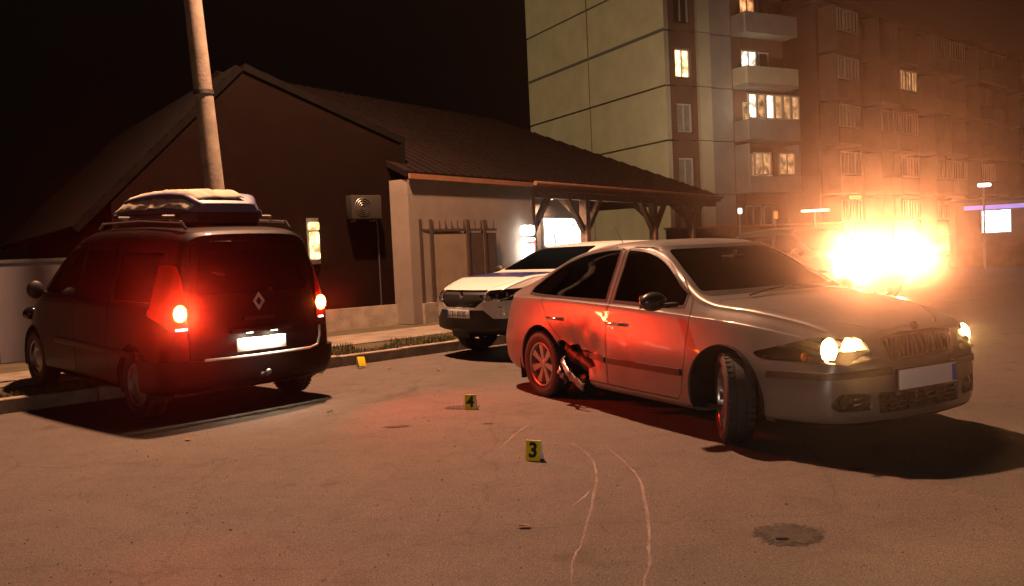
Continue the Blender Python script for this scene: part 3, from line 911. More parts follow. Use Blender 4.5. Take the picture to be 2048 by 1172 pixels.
def put_wheel(meshes, root, x, y, z, steer=0.0, camber=0.0):
    side = 1 if y > 0 else -1
    rz = steer + (math.pi if side > 0 else 0)
    w = link('wheel', meshes[0], None, root, (x, y, z), (camber, random.uniform(0, 1), rz))
    w.rotation_euler = (Matrix.Rotation(rz, 3, 'Z') @ Matrix.Rotation(camber, 3, 'X') @ Matrix.Rotation(random.uniform(0, 1), 3, 'Y')).to_euler()
    link('rim', meshes[1], None, w)
    link('brake_disc', meshes[2], None, w)
    return w

def wheel_wells(root, xs, r, y_in, y_out, z):
    for x in xs:
        for sd in (-1, 1):
            mb = MB(); n = 24
            vs = []; fs = []
            ya, yb = sd * y_in, sd * y_out
            for k in range(n + 1):
                a = R(-20 + 220 * k / n)
                vs += [(x + r * math.cos(a), ya, z + r * math.sin(a)), (x + r * math.cos(a), yb, z + r * math.sin(a))]
            for k in range(n): fs.append((2 * k, 2 * k + 1, 2 * k + 3, 2 * k + 2))
            fs.append(tuple(2 * k for k in range(n + 1)))
            mb.add(vs, fs)
            mb.build('wheel_arch_liner', M['plastic'], root)

def arch_cut(mb, xs, r, z, y0=0.40, y1=1.3):
    for x in xs:
        poly = arc_poly(x, z, r, -40, 220, 30)
        poly = poly + [(x - r * 0.77, -0.3), (x + r * 0.77, -0.3)]
        for sd in (-1, 1):
            a, b = sorted((sd * y0, sd * y1))
            mb.prism(poly, 'y', a, b)

def seats(root, x_rows, y_off, z):
    for x in x_rows:
        for sd in (-1, 1):
            mb = MB()
            mb.box((x, sd * y_off, z + 0.08), (0.50, 0.50, 0.16), bev=0.05)
            mb.box((x - 0.28, sd * y_off, z + 0.40), (0.14, 0.48, 0.62), ry=-0.25, bev=0.05)
            mb.box((x - 0.38, sd * y_off, z + 0.80), (0.09, 0.26, 0.18), ry=-0.2, bev=0.035)
            mb.build('seat', M['interior'], root)

# ------------------------------------------------------------------ silver liftback
def build_sedan(loc, rz):
    root = empty('liftback_car', loc, rz, 'silver liftback car with crushed rear door, blazing headlights and turned front wheels', 'car')
    T = {
        'zb': [(-1.07, .30), (-.8, .22), (-.4, .19), (.5, .17), (2.2, .17), (3.0, .19), (3.3, .19), (3.5, .22)],
        'ym': [(-1.07, .74), (-.85, .84), (-.4, .876), (.5, .884), (1.8, .884), (2.6, .876), (3.0, .85), (3.3, .79), (3.5, .72)],
        'zm': [(-1.07, .52), (0, .60), (1.2, .60), (2.6, .56), (3.5, .45)],
        'ys': [(-1.07, .66), (-.7, .78), (0, .83), (1.2, .845), (2.2, .83), (2.8, .79), (3.2, .71), (3.5, .64)],
        'zs': [(-1.07, .82), (-.7, .935), (0, .935), (1.2, .905), (2.2, .865), (2.8, .825), (3.2, .775), (3.4, .735), (3.5, .70)],
        'yr': [(-1.07, .60), (-.75, .66), (-.3, .60), (.3, .585), (1.0, .60), (1.5, .60), (1.9, .66), (2.3, .735), (2.8, .70), (3.3, .62), (3.5, .58)],
        'zt': [(-1.07, .90), (-1.0, .985), (-.85, 1.01), (-.6, 1.07), (-.1, 1.25), (.25, 1.365), (.6, 1.425), (1.0, 1.452), (1.35, 1.435), (1.6, 1.375), (1.95, 1.19), (2.27, 1.015), (2.42, .975), (2.8, .945), (3.1, .905), (3.3, .865), (3.42, .825), (3.5, .78)],
    }
    def bend(x, y, z):
        wf = sstep((x - 2.5) / 0.95); wr = sstep((-0.45 - x) / 0.5)
        q = (abs(y) / 0.85) ** 2.4
        x2 = x - wf * (0.22 * q) - wf * max(0, z - 0.60) * 0.22 - wf * max(0, 0.3 - z) * 0.25
        x2 += wr * 0.14 * q + wr * max(0, 0.35 - z) * 0.3
        return x2, y, z
    def dent(v):
        if v.y < -0.5:
            g = math.exp(-(((v.x - 0.62) / 0.40) ** 2 + ((v.z - 0.50) / 0.19) ** 2))
            if g > 0.01:
                nz = mnoise.fractal(Vector((v.x * 5.5, v.z * 7, 3.1)), 1.0, 2.0, 3)
                rg = abs(mnoise.noise(Vector((v.x * 6 + v.z * 5, v.z * 3, 9))))
                return Vector((v.x + g * .02 * nz, v.y + g * (0.085 + 0.045 * nz - 0.05 * rg), v.z + g * 0.02 * nz))
            g2 = math.exp(-(((v.x - 1.15) / 0.3) ** 2 + ((v.z - 0.62) / 0.16) ** 2))
            return Vector((v.x, v.y + g2 * 0.02, v.z))
        return v
    S = Shell(T, -1.07, 3.5, 170, bend, dent)
    WB, RW, ZW = 2.578, 0.316, 0.316
    # outlines in side view (x, z)
    side = [(2.16, .945), (1.98, 1.10), (1.78, 1.235), (1.60, 1.315), (1.40, 1.362), (1.0, 1.385), (.55, 1.352), (.20, 1.275), (-.10, 1.165), (-.33, 1.045), (-.36, .995), (0.1, .972), (1.1, .955)]
    sidec = catmull(side, 5)
    def clip(poly, x0, x1):
        return [(x, z) for x, z in poly if x0 <= x <= x1]
    def win(x0, x1, inset=0.0):
        P = [p for p in sidec]
        top = []
        F_top = lambda x: None
        # split upper and lower curve by x
        n = 28; up_, lo_ = [], []
        for k in range(n + 1):
            x = x0 + (x1 - x0) * k / n
            zs_ = []
            for i in range(len(P)):
                a, b = P[i], P[(i + 1) % len(P)]
                if (a[0] - x) * (b[0] - x) <= 0 and a[0] != b[0]:
                    t = (x - a[0]) / (b[0] - a[0]); zs_.append(a[1] + (b[1] - a[1]) * t)
            if len(zs_) >= 2: up_.append((x, max(zs_))); lo_.append((x, min(zs_)))
        return up_ + lo_[::-1]
    w_front = win(1.20, 2.10)
    w_rear = win(-.33, 1.09)
    wf_y, wr_y = (0.42, 1.2), (0.42, 1.2)
    cut = MB()
    for poly in (w_front, w_rear):
        for sd in (-1, 1):
            a, b = sorted((sd * 0.45, sd * 1.2)); cut.prism(poly, 'y', a, b)
    wind = roundpoly([(-.715, 1.025), (.715, 1.025), (.545, 1.385), (-.545, 1.385)], 0.07, 5)
    cut.prism(wind, 'x', 1.25, 2.7)
    rearw = roundpoly([(-.56, 1.10), (.56, 1.10), (.49, 1.36), (-.49, 1.36)], 0.07, 5)
    cut.prism(rearw, 'x', -0.9, 0.5)
    head = roundpoly([(.42, .615), (.43, .715), (.50, .775), (.66, .770), (.825, .665), (.82, .618), (.6, .605)], 0.03, 4)
    fog = roundpoly([(.43, .310), (.43, .415), (.64, .425), (.70, .35), (.64, .310)], 0.03, 3)
    for sd in (1, -1):
        cut.prism([(sd * y, z) for y, z in head], 'x', 2.7, 3.8)
        cut.prism([(sd * y, z) for y, z in fog], 'x', 2.8, 3.8)
    grille = roundpoly([(-.30, .625), (.30, .625), (.335, .745), (.16, .765), (-.16, .765), (-.335, .745)], 0.02, 3)
    cut.prism(grille, 'x', 3.0, 3.8)
    intake = roundpoly([(-.38, .285), (.38, .285), (.39, .415), (-.39, .415)], 0.02, 3)
    cut.prism(intake, 'x', 3.0, 3.8)
    # doors
    dF = [(1.165, .255), (1.165, 1.37), (1.25, 1.395), (1.45, 1.385), (1.66, 1.33), (1.86, 1.225), (2.06, 1.085), (2.17, .99), (2.205, .86), (2.20, .60), (2.13, .30), (2.09, .255)]
    dRr = [(1.150, .255), (1.150, 1.375), (.95, 1.405), (.55, 1.375), (.18, 1.295), (-.02, 1.20), (.02, .92), (.16, .74), (.34, .60), (.40, .40), (.42, .255)]
    doors = {}
    body = S.mesh(0, .022)
    for nm, poly in (('F', dF), ('R', dRr)):
        for sd in (-1, 1):
            a, b = sorted((sd * 0.55, sd * 1.2))
            c1 = MB().prism(grow(poly, -0.0035), 'y', a, b)
            c2 = MB().prism(grow(poly, 0.0035), 'y', a, b)
            doors[(nm, sd)] = boole(body, c1.mesh(), 'INTERSECT')
            body = boole(body, c2.mesh(), 'DIFFERENCE')
    arch_cut(cut, (0.0, WB), 0.362, 0.335)
    cm = cut.mesh()
    body = boole(body, cm)
    # hood, cut along its outline from above
    hood = roundpoly([(2.36, -.70), (2.36, .70), (3.02, .60), (3.34, .34), (3.40, .27), (3.42, -.27), (3.34, -.34), (3.02, -.60)], 0.06, 4)
    c1 = MB().prism(grow(hood, -0.003), 'z', .70, 1.2); c2 = MB().prism(grow(hood, 0.003), 'z', .70, 1.2)
    hm = boole(body, c1.mesh(), 'INTERSECT'); body = boole(body, c2.mesh())
    # torn metal ahead of the rear wheel
    tear = MB()
    tp = [(.28, .20), (.33, .40), (.31, .56), (.40, .58), (.50, .535), (.60, .55), (.72, .505), (.84, .515), (1.00, .47), (.90, .44), (.95, .39), (.84, .35), (.86, .27), (.90, .15), (.5, .12)]
    tear.prism(tp, 'y', -1.2, -0.62)
    tm = tear.mesh()
    body = boole(body, tm)
    link('body', body, M['paint_silver'], root, smooth=32)
    link('hood', hm, M['paint_silver'], root, smooth=32)
    for (nm, sd), me in doors.items():
        me = boole(me, cm)
        if sd < 0 and nm == 'R': me = boole(me, tm)
        d = link('door', me, M['paint_silver'], root, smooth=32)
        if sd < 0 and nm == 'R': d['label'] = 'crushed silver rear door with torn lower edge'
        if sd < 0:
            hx = 1.30 if nm == 'F' else 0.30
            y = -0.868
            hb = MB().box((hx, y - 0.032, .775), (.20, .020, .030), bev=0.008)
            hb.tube((hx - .085, y - 0.03, .775), (hx - .085, y + .03, .775), 0.009, n=8).tube((hx + .085, y - 0.03, .775), (hx + .085, y + .03, .775), 0.012, n=8)
            hb.build('handle', M['chrome'], d)
            link('glass', S.cut(MB().prism(grow(w_front if nm == 'F' else w_rear, 0.0), 'y', -1.2, -.45), .010, .015), M['glass_car'], d, smooth=40)
            big = w_front if nm == 'F' else w_rear
            sm_ = S.cut(MB().ring(grow(big, 0.012), grow(big, -0.008), 'y', -1.2, -.45), -.0025, .004)
            link('window_seal', sm_, M['plastic'], d, smooth=40)
            mold = MB().prism(roundpoly([(1.19, .435), (2.15, .435), (2.15, .485), (1.19, .485)] if nm == 'F' else [(.78, .455), (1.13, .435), (1.13, .485), (.72, .50)], .01, 2), 'y', -1.2, -.5)
            link('door_moulding', S.cut(mold, -.014, .006), M['plastic'], d, smooth=40)
        else:
            link('glass', S.cut(MB().prism(w_front if nm == 'F' else w_rear, 'y', .45, 1.2), .010, .015), M['glass_car'], d, smooth=40)
    link('windscreen', S.cut(MB().prism(grow(wind, .002), 'x', 1.25, 2.7), .008, .014), M['glass_wind'], root, smooth=40)
    fr = S.cut(MB().ring(grow(wind, .012), grow(wind, -.02), 'x', 1.25, 2.7), -.002, .005)
    link('windscreen_frame', fr, M['plastic'], root, smooth=40)
    link('rear_window', S.cut(MB().prism(rearw, 'x', -.9, .5), .008, .014), M['glass_dark'], root, smooth=40)
    for sd in (-1, 1):
        link('bumper_strip', S.cut(MB().prism([(sd * .29, .525), (sd * 1.0, .505), (sd * 1.0, .55), (sd * .29, .57)], 'x', 2.97, 3.8), -.012, .006), M['plastic'], root, smooth=35)
    link('lower_bumper', S.cut(MB().box((3.3, 0, .185), (.62, 1.9, .10)), -.004, .01), M['plastic'], root, smooth=35)
    # plate
    pl = MB().box((3.535, 0, .490), (.012, .54, .125), bev=.004)
    plo = pl.build('number_plate', M['plate_white'], root)
    MB().box((3.5425, .246, .490), (.003, .042, .110)).build('blue_strip', M['plate_blue'], plo)
    MB().box((3.520, 0, .485), (.02, .56, .15), bev=.006).build('plate_holder', M['plastic'], root)
    # grille
    g = MB()
    for k in range(15):
        y = -.29 + .58 * k / 14
        g.box((3.435 - .16 * (abs(y) / .85) ** 2, y, .69), (.02, .010, .15), ry=-.2)
    g.build('grille', M['plastic'], root)
    gf = S.cut(MB().ring(grow(grille, .016), grow(grille, -.006), 'x', 3.0, 3.8), -.006, .008)
    link('grille_surround', gf, M['chrome'], root, smooth=35)
    bm_ = MB().lathe([(0, .012), (.030, .010), (.036, 0), (.030, -.004)], 24, 'x', (3.435, 0, .800))
    bm_.build('badge', M['chrome'], root)
    g = MB()
    for k in range(4): g.box((3.455, 0, .305 + .032 * k), (.02, .76, .010))
    for k in range(9): g.box((3.45, -.36 + .09 * k, .35), (.02, .008, .13))
    g.build('lower_grille', M['plastic'], root)
    # headlights
    for sd in (-1, 1):
        hp = [(sd * y, z) for y, z in head]
        hl = link('headlight', S.cut(MB().prism(grow(hp, -.002), 'x', 2.7, 3.8), .002, .006), M['lens_clear'], root, smooth=40)
        link('reflector', S.cut(MB().prism(grow(hp, .006), 'x', 2.7, 3.8), .085, .095), M['chrome'], hl, smooth=40)
        rim_ = S.cut(MB().ring(grow(hp, .004), grow(hp, -.004), 'x', 2.7, 3.8), .010, .083)
        link('housing', rim_, M['plastic_grey'], hl, smooth=40)
        for (yy, zz, rr, key) in ((.62, .692, .072, 'beam'), (.495, .692, .066, 'beam')):
            xx = 3.50 - 0.22 * (yy / .85) ** 2.4 - .035 - (.060 if sd < 0 else .015)
            bw = MB().lathe([(.012, -.05), (rr * .6, -.035), (rr, .0), (rr + .004, .002)], 24, 'x', (xx, sd * yy, zz))
            bw.build('reflector_bowl', M['chrome'], hl)
            ls = MB().sph((xx + .004, sd * yy, zz), rr * .86, 18, 12, (.25, 1, 1))
            ls.build('lamp', M['head_emit' if yy > .5 else 'head_emit_side'], hl)
        # orange indicator at the outer tip
        MB().sph((3.50 - .22 * (.76 / .85) ** 2.4 - .11, sd * .755, .655), .026, 14, 10, (.5, 1, 1)).build('indicator', M['amber'], hl)
        if sd < 0 or True:
            disc_light('headlight_beam', hl, (3.50 - .22 * (.6 / .85) ** 2.4 + .0, sd * .58, .69), (.8, -.5, .08), .05, SEDAN_HEAD, (1.0, .50, .17), 70)
        fp = [(sd * y, z) for y, z in fog]
        fl = link('fog_light', S.cut(MB().prism(grow(fp, .004), 'x', 2.8, 3.8), .05, .06), M['plastic'], root, smooth=40)
        xx = 3.5 - .22 * (.55 / .85) ** 2.4 - .05
        MB().lathe([(0, -.02), (.03, -.015), (.042, .012), (.046, .014), (.046, 0)], 24, 'x', (xx, sd * .58, .365)).build('fog_lamp', M['chrome'], fl)
        MB().lathe([(0, .016), (.041, .012)], 20, 'x', (xx, sd * .58, .365)).build('fog_lens', M['lens_clear'], fl)
        MB().box((xx + .02, sd * .48, .345), (.02, .09, .008)).box((xx + .02, sd * .48, .38), (.02, .09, .008)).build('fog_trim', M['chrome'], fl)
    # mirrors
    for sd in (-1, 1):
        mr = MB().sph((2.00, sd * .995, .985), .115, 20, 12, (.55, 1.0, .62)).build('mirror', M['paint_dark'], root)
        MB().box((2.06, sd * .90, .955), (.09, .12, .035), bev=.012).build('mirror_arm', M['plastic'], mr)
        MB().box((1.943, sd * .995, .985), (.006, .17, .10), bev=.002).build('mirror_glass', M['chrome'], mr)
    MB().tube((.25, 0, 1.40), (.08, 0, 1.60), .004, .002, 8).build('aerial', M['plastic'], root)
    for sd in (-1, 1):
        MB().path([(2.36 + .0, sd * .50 + .12, 1.005), (2.31, sd * .25 + .1, 1.032), (2.29, sd * .05 + .08, 1.045)], .007, 6).build('wiper', M['plastic'], root)
    # things inside the cabin
    seats(root, (1.28,), .36, .30)
    db = MB().box((2.02, 0, .86), (.42, 1.36, .22), bev=.06).box((1.7, .36, .93), (.10, .30, .04), bev=.015)
    db.build('dashboard', M['interior'], root)
    MB().lathe([(.175, -.012), (.19, 0), (.175, .012), (.163, 0)], 28, 'x', (1.72, .36, .95), close=True).build('steering_wheel', M['plastic'], root)
    MB().box((.55, 0, .58), (1.5, 1.30, .3), bev=.05).box((.38, 0, .85), (.18, 1.25, .5), ry=-.2, bev=.05).build('rear_bench', M['interior'], root)
    MB().box((1.76, 0, 1.265), (.03, .24, .065), bev=.012).tube((1.77, 0, 1.27), (1.80, 0, 1.33), .012, n=8).build('rear_view_mirror', M['plastic_grey'], root)
    MB().prism([(-.045, .0), (.045, .0), (.028, -.07), (-.028, -.07)], 'x', 1.80, 1.825).build('camera_pod', M['plastic_grey'], root, loc=(0, -.0, 1.235))
    fl = MB(); fl.box((1.3, 0, .22), (3.4, 1.5, .03)); fl.build('floor_pan', M['plastic'], root)
    MB().box((2.95, 0, .50), (.6, 1.1, .40), bev=.05).build('engine', M['interior'], root)
    wheel_wells(root, (0, WB), .357, .45, .86, .335)
    wm = wheel_meshes(RW, .208, .205, 7)
    put_wheel(wm, root, 0, -.775, ZW, 0.03)
    put_wheel(wm, root, 0, .775, ZW)
    put_wheel(wm, root, WB, -.760, ZW, SEDAN_STEER, -.03)
    put_wheel(wm, root, WB, .760, ZW, SEDAN_STEER)
    for sd in (-1, 1):
        MB().box((-.405, sd * .77, .27), (.012, .20, .26), ry=-.1, bev=.004).build('mud_flap', M['rubber'], root)
    # crumpled pieces hanging out of the damage
    rnd = random.Random(4)
    def crumple(name, pts, w, material, th=.003):
        n = 10; vs = []; fs = []
        P = catmull([tuple(p) for p in pts], 4, closed=False)
        for i, p in enumerate(P):
            for s_ in (-1, 0, 1):
                j = Vector((rnd.uniform(-1, 1), rnd.uniform(-1, 1), rnd.uniform(-1, 1))) * .012
                vs.append(Vector(p) + Vector((w * .35 * s_, -.012 * (s_ == 0), w * .5 * s_)) + j)
        for i in range(len(P) - 1):
            for k in range(2): fs.append((i * 3 + k, i * 3 + k + 1, (i + 1) * 3 + k + 1, (i + 1) * 3 + k))
        o = MB().add(vs, fs).build(name, material, root, smooth=25)
        md = o.modifiers.new('thickness', 'SOLIDIFY'); md.thickness = th
        return o
    crumple('torn_sill', [(.42, -.86, .40), (.55, -.93, .36), (.70, -.95, .28), (.86, -.91, .20)], .06, M['paint_silver'])
    crumple('torn_panel', [(.38, -.84, .33), (.44, -.93, .30), (.50, -.90, .24), (.46, -.86, .19)], .05, M['steel'])
    crumple('torn_liner', [(.36, -.80, .50), (.50, -.78, .42), (.66, -.80, .40), (.84, -.80, .34)], .11, M['plastic'])
    crumple('torn_liner', [(.40, -.78, .26), (.55, -.80, .22), (.70, -.80, .24)], .10, M['plastic'])
    return root

# ------------------------------------------------------------------ black van
def build_van(loc, rz):
    root = empty('van', loc, rz, 'black high-roofed van seen from behind with red tail lights lit', 'van')
    T = {
        'zb': [(-.72, .34), (-.5, .26), (0, .22), (2.5, .20), (3.2, .24), (3.48, .30)],
        'ym': [(-.72, .86), (-.6, .895), (0, .91), (2.4, .91), (3.0, .88), (3.3, .80), (3.48, .70)],
        'zm': [(-.72, .62), (0, .66), (2.5, .62), (3.48, .50)],
        'ys': [(-.72, .84), (0, .885), (2.3, .88), (2.9, .82), (3.48, .62)],
        'zs': [(-.72, 1.02), (0, 1.03), (2.2, 1.02), (2.8, .94), (3.2, .82), (3.48, .66)],
        'yr': [(-.72, .62), (-.4, .64), (.5, .66), (1.8, .66), (2.4, .70), (2.9, .72), (3.48, .54)],
        'zt': [(-.72, 1.755), (-.5, 1.79), (.5, 1.82), (1.4, 1.80), (1.75, 1.73), (2.1, 1.55), (2.55, 1.24), (2.8, 1.10), (3.1, 1.02), (3.35, .90), (3.48, .76)],
    }
    def bend(x, y, z):
        wf = sstep((x - 2.5) / .9); wr = sstep((-.2 - x) / .5)
        q = (abs(y) / .88) ** 2.6
        x2 = x - wf * .26 * q + wr * .10 * q + wr * max(0, z - 1.05) * .16
        return x2, y, z
    S = Shell(T, -.72, 3.48, 130, bend)
    WB, RW = 2.697, .317
    body = S.mesh(0, .02)
    cut = MB()
    tail = roundpoly([(.68, .86), (.84, .86), (.90, 1.05), (.82, 1.42), (.71, 1.46), (.69, 1.2)], .03, 4)
    gate_win = roundpoly([(-.59, 1.17), (.59, 1.17), (.51, 1.58), (-.51, 1.58)], .08, 5)
    for sd in (-1, 1): cut.prism([(sd * y, z) for y, z in tail], 'x', -1.2, -.30)
    cut.prism(gate_win, 'x', -1.2, -.2)
    wind = roundpoly([(-.72, 1.14), (.72, 1.14), (.62, 1.68), (-.62, 1.68)], .07, 5)
    cut.prism(wind, 'x', 1.65, 3.0)
    sw = [roundpoly([(-.42, 1.10), (.52, 1.10), (.52, 1.56), (-.36, 1.56)], .07, 4), roundpoly([(.62, 1.10), (1.38, 1.10), (1.38, 1.57), (.62, 1.57)], .05, 4),
          roundpoly([(1.46, 1.10), (2.42, 1.10), (1.98, 1.50), (1.80, 1.57), (1.46, 1.57)], .05, 4)]
    for p in sw:
        cut.prism(p, 'y', .5, 1.2); cut.prism(p, 'y', -1.2, -.5)
    arch_cut(cut, (0, WB), .37, .335)
    cm = cut.mesh()
    # tailgate
    gate = roundpoly([(-.665, .56), (.665, .56), (.675, 1.0), (.58, 1.66), (-.58, 1.66), (-.675, 1.0)], .05, 4)
    c1 = MB().prism(grow(gate, -.004), 'x', -1.2, -.35); c2 = MB().prism(grow(gate, .004), 'x', -1.2, -.35)
    gm = boole(boole(body, c1.mesh(), 'INTERSECT'), cm)
    body = boole(body, c2.mesh())
    drs = []
    for poly in ([(1.42, .27), (1.42, 1.63), (1.84, 1.63), (2.06, 1.52), (2.50, 1.10), (2.52, .9), (2.36, .70), (2.30, .27)], [(.58, .27), (.58, 1.64), (1.41, 1.64), (1.41, .27)]):
        for sd in (-1, 1):
            a, b = sorted((sd * .55, sd * 1.2))
            drs.append((sd, boole(boole(body, MB().prism(grow(poly, -.004), 'y', a, b).mesh(), 'INTERSECT'), cm)))
            body = boole(body, MB().prism(grow(poly, .003), 'y', a, b).mesh())
    body = boole(body, cm)
    link('body', body, M['paint_black'], root, smooth=32)
    for sd, me in drs:
        d = link('door', me, M['paint_black'], root, smooth=32)
    tg = link('tailgate', gm, M['paint_black'], root, smooth=32)
    link('rear_window', S.cut(MB().prism(gate_win, 'x', -1.2, -.2), .006, .012), M['glass_dark'], tg, smooth=40)
    for p in sw:
        for sd in (-1, 1):
            a, b = sorted((sd * .5, sd * 1.2))
            link('side_window', S.cut(MB().prism(p, 'y', a, b), .006, .012), M['glass_dark'], root, smooth=40)
    link('windscreen', S.cut(MB().prism(wind, 'x', 1.65, 3.0), .006, .012), M['glass_dark'], root, smooth=40)
    # bumper with a bright sill edge
    bmp = S.cut(MB().box((-.55, 0, .43), (.7, 2.0, .30)), -.045, .01)
    link('rear_bumper', bmp, M['paint_black'], root, smooth=35)
    sill = [(-.82, -.50, .590), (-.825, -.3, .588), (-.83, 0, .587), (-.825, .3, .588), (-.815, .60, .595)]
    rt = [(-.82, -.50, .590), (-.81, -.60, .615), (-.775, -.65, .70), (-.76, -.66, .80)]
    MB().path(sill, .013, 8).path(rt, .011, 8).build('sill_trim', M['badge'], root)
    # plate on the tailgate with its lamp strip
    pl = MB().box((-.775, 0, .69), (.012, .52, .125), bev=.003).build('number_plate', M['plate_white'], tg)
    MB().box((-.765, 0, .82), (.07, .64, .035), bev=.012).build('plate_hood', M['plastic'], tg)
    for sd in (-1, 1):
        MB().box((-.785, sd * .13, .80), (.02, .06, .010)).build('plate_lamp', M['plate_emit'], tg)
        disc_light('plate_light', tg, (-.815, sd * .14, .797), (.25, 0, -1), .02, PLATE_W, (1, .80, .55), 170)
    MB().box((-.655, .12, 1.30), (.02, .62, .018), rx=.25, bev=.004).tube((-.70, -.16, 1.19), (-.66, -.16, 1.19), .022, n=10).build('wiper', M['plastic'], tg)
    MB().box((-.745, 0, .93), (.03, .34, .035), bev=.01).build('handle', M['plastic'], tg)
    # rhombus badge
    a, b, t = .062, .088, .020
    z0 = 1.09
    o_ = [(0, b), (a, 0), (0, -b), (-a, 0)]; i_ = [(0, b - .045), (a - .030, 0), (0, -b + .045), (-a + .030, 0)]
    vs = []
    for P_, x in ((o_, -.745), (i_, -.765), (i_, -.745)): vs += [(x, p[0], z0 + p[1]) for p in P_]
    mid = [((p[0] + q[0]) / 2, (p[1] + q[1]) / 2) for p, q in zip(o_, i_)]
    vs += [(-.775, p[0], z0 + p[1]) for p in mid]
    fs = []
    for k in range(4):
        k2 = (k + 1) % 4
        fs += [(k, k2, 12 + k2, 12 + k), (12 + k, 12 + k2, 8 + k2, 8 + k)]
    MB().add(vs, fs).build('badge', M['badge'], tg, smooth=None)
    # tail lights
    for sd in (-1, 1):
        tp = [(sd * y, z) for y, z in tail]
        tl = link('tail_light', S.cut(MB().prism(grow(tp, -.003), 'x', -1.2, -.30), -.006, .02), M['lens_red'], root, smooth=40)
        x = -.72 + .10 * (.8 / .88) ** 2.6
        MB().sph((x - .030, sd * .745, 1.02), .075, 18, 12, (.28, .80, 1.0)).build('tail_lamp', M['tail_emit'], tl)
        MB().box((x - .035, sd * .74, .875), (.012, .11 if sd > 0 else .05, .018), bev=.004).build('glint_strip', M['strip_emit'], tl)  # glowing strip imitates a reflected highlight on the lens, not a lamp
        if sd > 0: disc_light('tail_glow', tl, (x - .085, sd * .745, 1.02), (-.89, .46, .20), .055, TAIL_W * .75, (1.0, .035, .012), 52)
        else: disc_light('tail_glow', tl, (x - .085, sd * .745, 1.02), (-.96, -.27, -.02), .055, TAIL_W * .85, (1.0, .03, .010), 110)
    # roof rails and cross bars
    for sd in (-1, 1):
        rr = MB().path([(-.45, sd * .55, 1.78), (-.38, sd * .55, 1.845), (.5, sd * .55, 1.875), (1.4, sd * .55, 1.855), (1.5, sd * .55, 1.79)], .016, 8)
        rr.build('roof_rail', M['chrome'], root)
    for x in (-.05, .95):
        MB().tube((x, -.58, 1.90), (x, .58, 1.90), .016, n=8).build('cross_bar', M['steel'], root)
    for sd in (-1, 1):
        mr = MB().sph((2.20, sd * 1.00, 1.14), .10, 18, 10, (.45, .9, 1.0)).build('mirror', M['plastic'], root)
        MB().box((2.24, sd * .93, 1.10), (.07, .12, .04), bev=.01).build('mirror_arm', M['plastic'], mr)
    for sd in (-1, 1):
        MB().box((.95, sd * .912, .60), (2.0, .02, .06), bev=.006).build('side_moulding', M['plastic'], root)
        MB().sph((3.36, sd * .68, .78), .12, 16, 10, (.6, .9, .7)).build('headlight', M['glass_dark'], root)
    MB().tube((-.86, 0, .40), (-.70, 0, .38), .02, n=10).sph((-.88, 0, .425), .028).build('tow_ball', M['steel'], root)
    MB().box((1.3, 0, .25), (3.6, 1.5, .03)).build('floor_pan', M['plastic'], root)
    wheel_wells(root, (0, WB), .365, .45, .88, .335)
    wm = wheel_meshes(RW, .20, .195, 9, 'steel')
    for x in (0, WB):
        for sd in (-1, 1): put_wheel(wm, root, x, sd * .79, RW)
    return root

def build_roof_box(loc, rz):
    t = empty('roof_box', loc, rz, 'grey rounded roof box strapped on top of the black van', 'roof box')
    T = {'zb': [(0, .05), (.3, 0), (1.7, 0), (2.0, .08)], 'ym': [(0, .36), (.15, .42), (1.6, .42), (1.85, .36), (2.0, .24)], 'zm': [(0, .12), (2.0, .12)],
         'ys': [(0, .34), (.15, .41), (1.6, .41), (1.85, .34), (2.0, .20)], 'zs': [(0, .17), (.5, .20), (1.6, .18), (2.0, .13)],
         'yr': [(0, .28), (.2, .37), (1.5, .36), (2.0, .12)], 'zt': [(0, .26), (.2, .36), (.7, .385), (1.4, .35), (1.8, .25), (2.0, .16)]}
    S = Shell(T, 0, 2.0, 60, lambda x, y, z: (x, y, z))
    up_ = S.cut(MB().box((1, 0, .345), (3, 2, .36)), 0, .006)
    lo_ = S.cut(MB().box((1, 0, .0), (3, 2, .32)), .004, .010)
    link('lid', up_, M['box_grey'], t, smooth=40)
    link('base', lo_, M['plastic'], t, smooth=40)
    MB().box((1.0, -.43, .165), (.10, .012, .05), bev=.004).build('latch', M['chrome'], t)
    return t, S

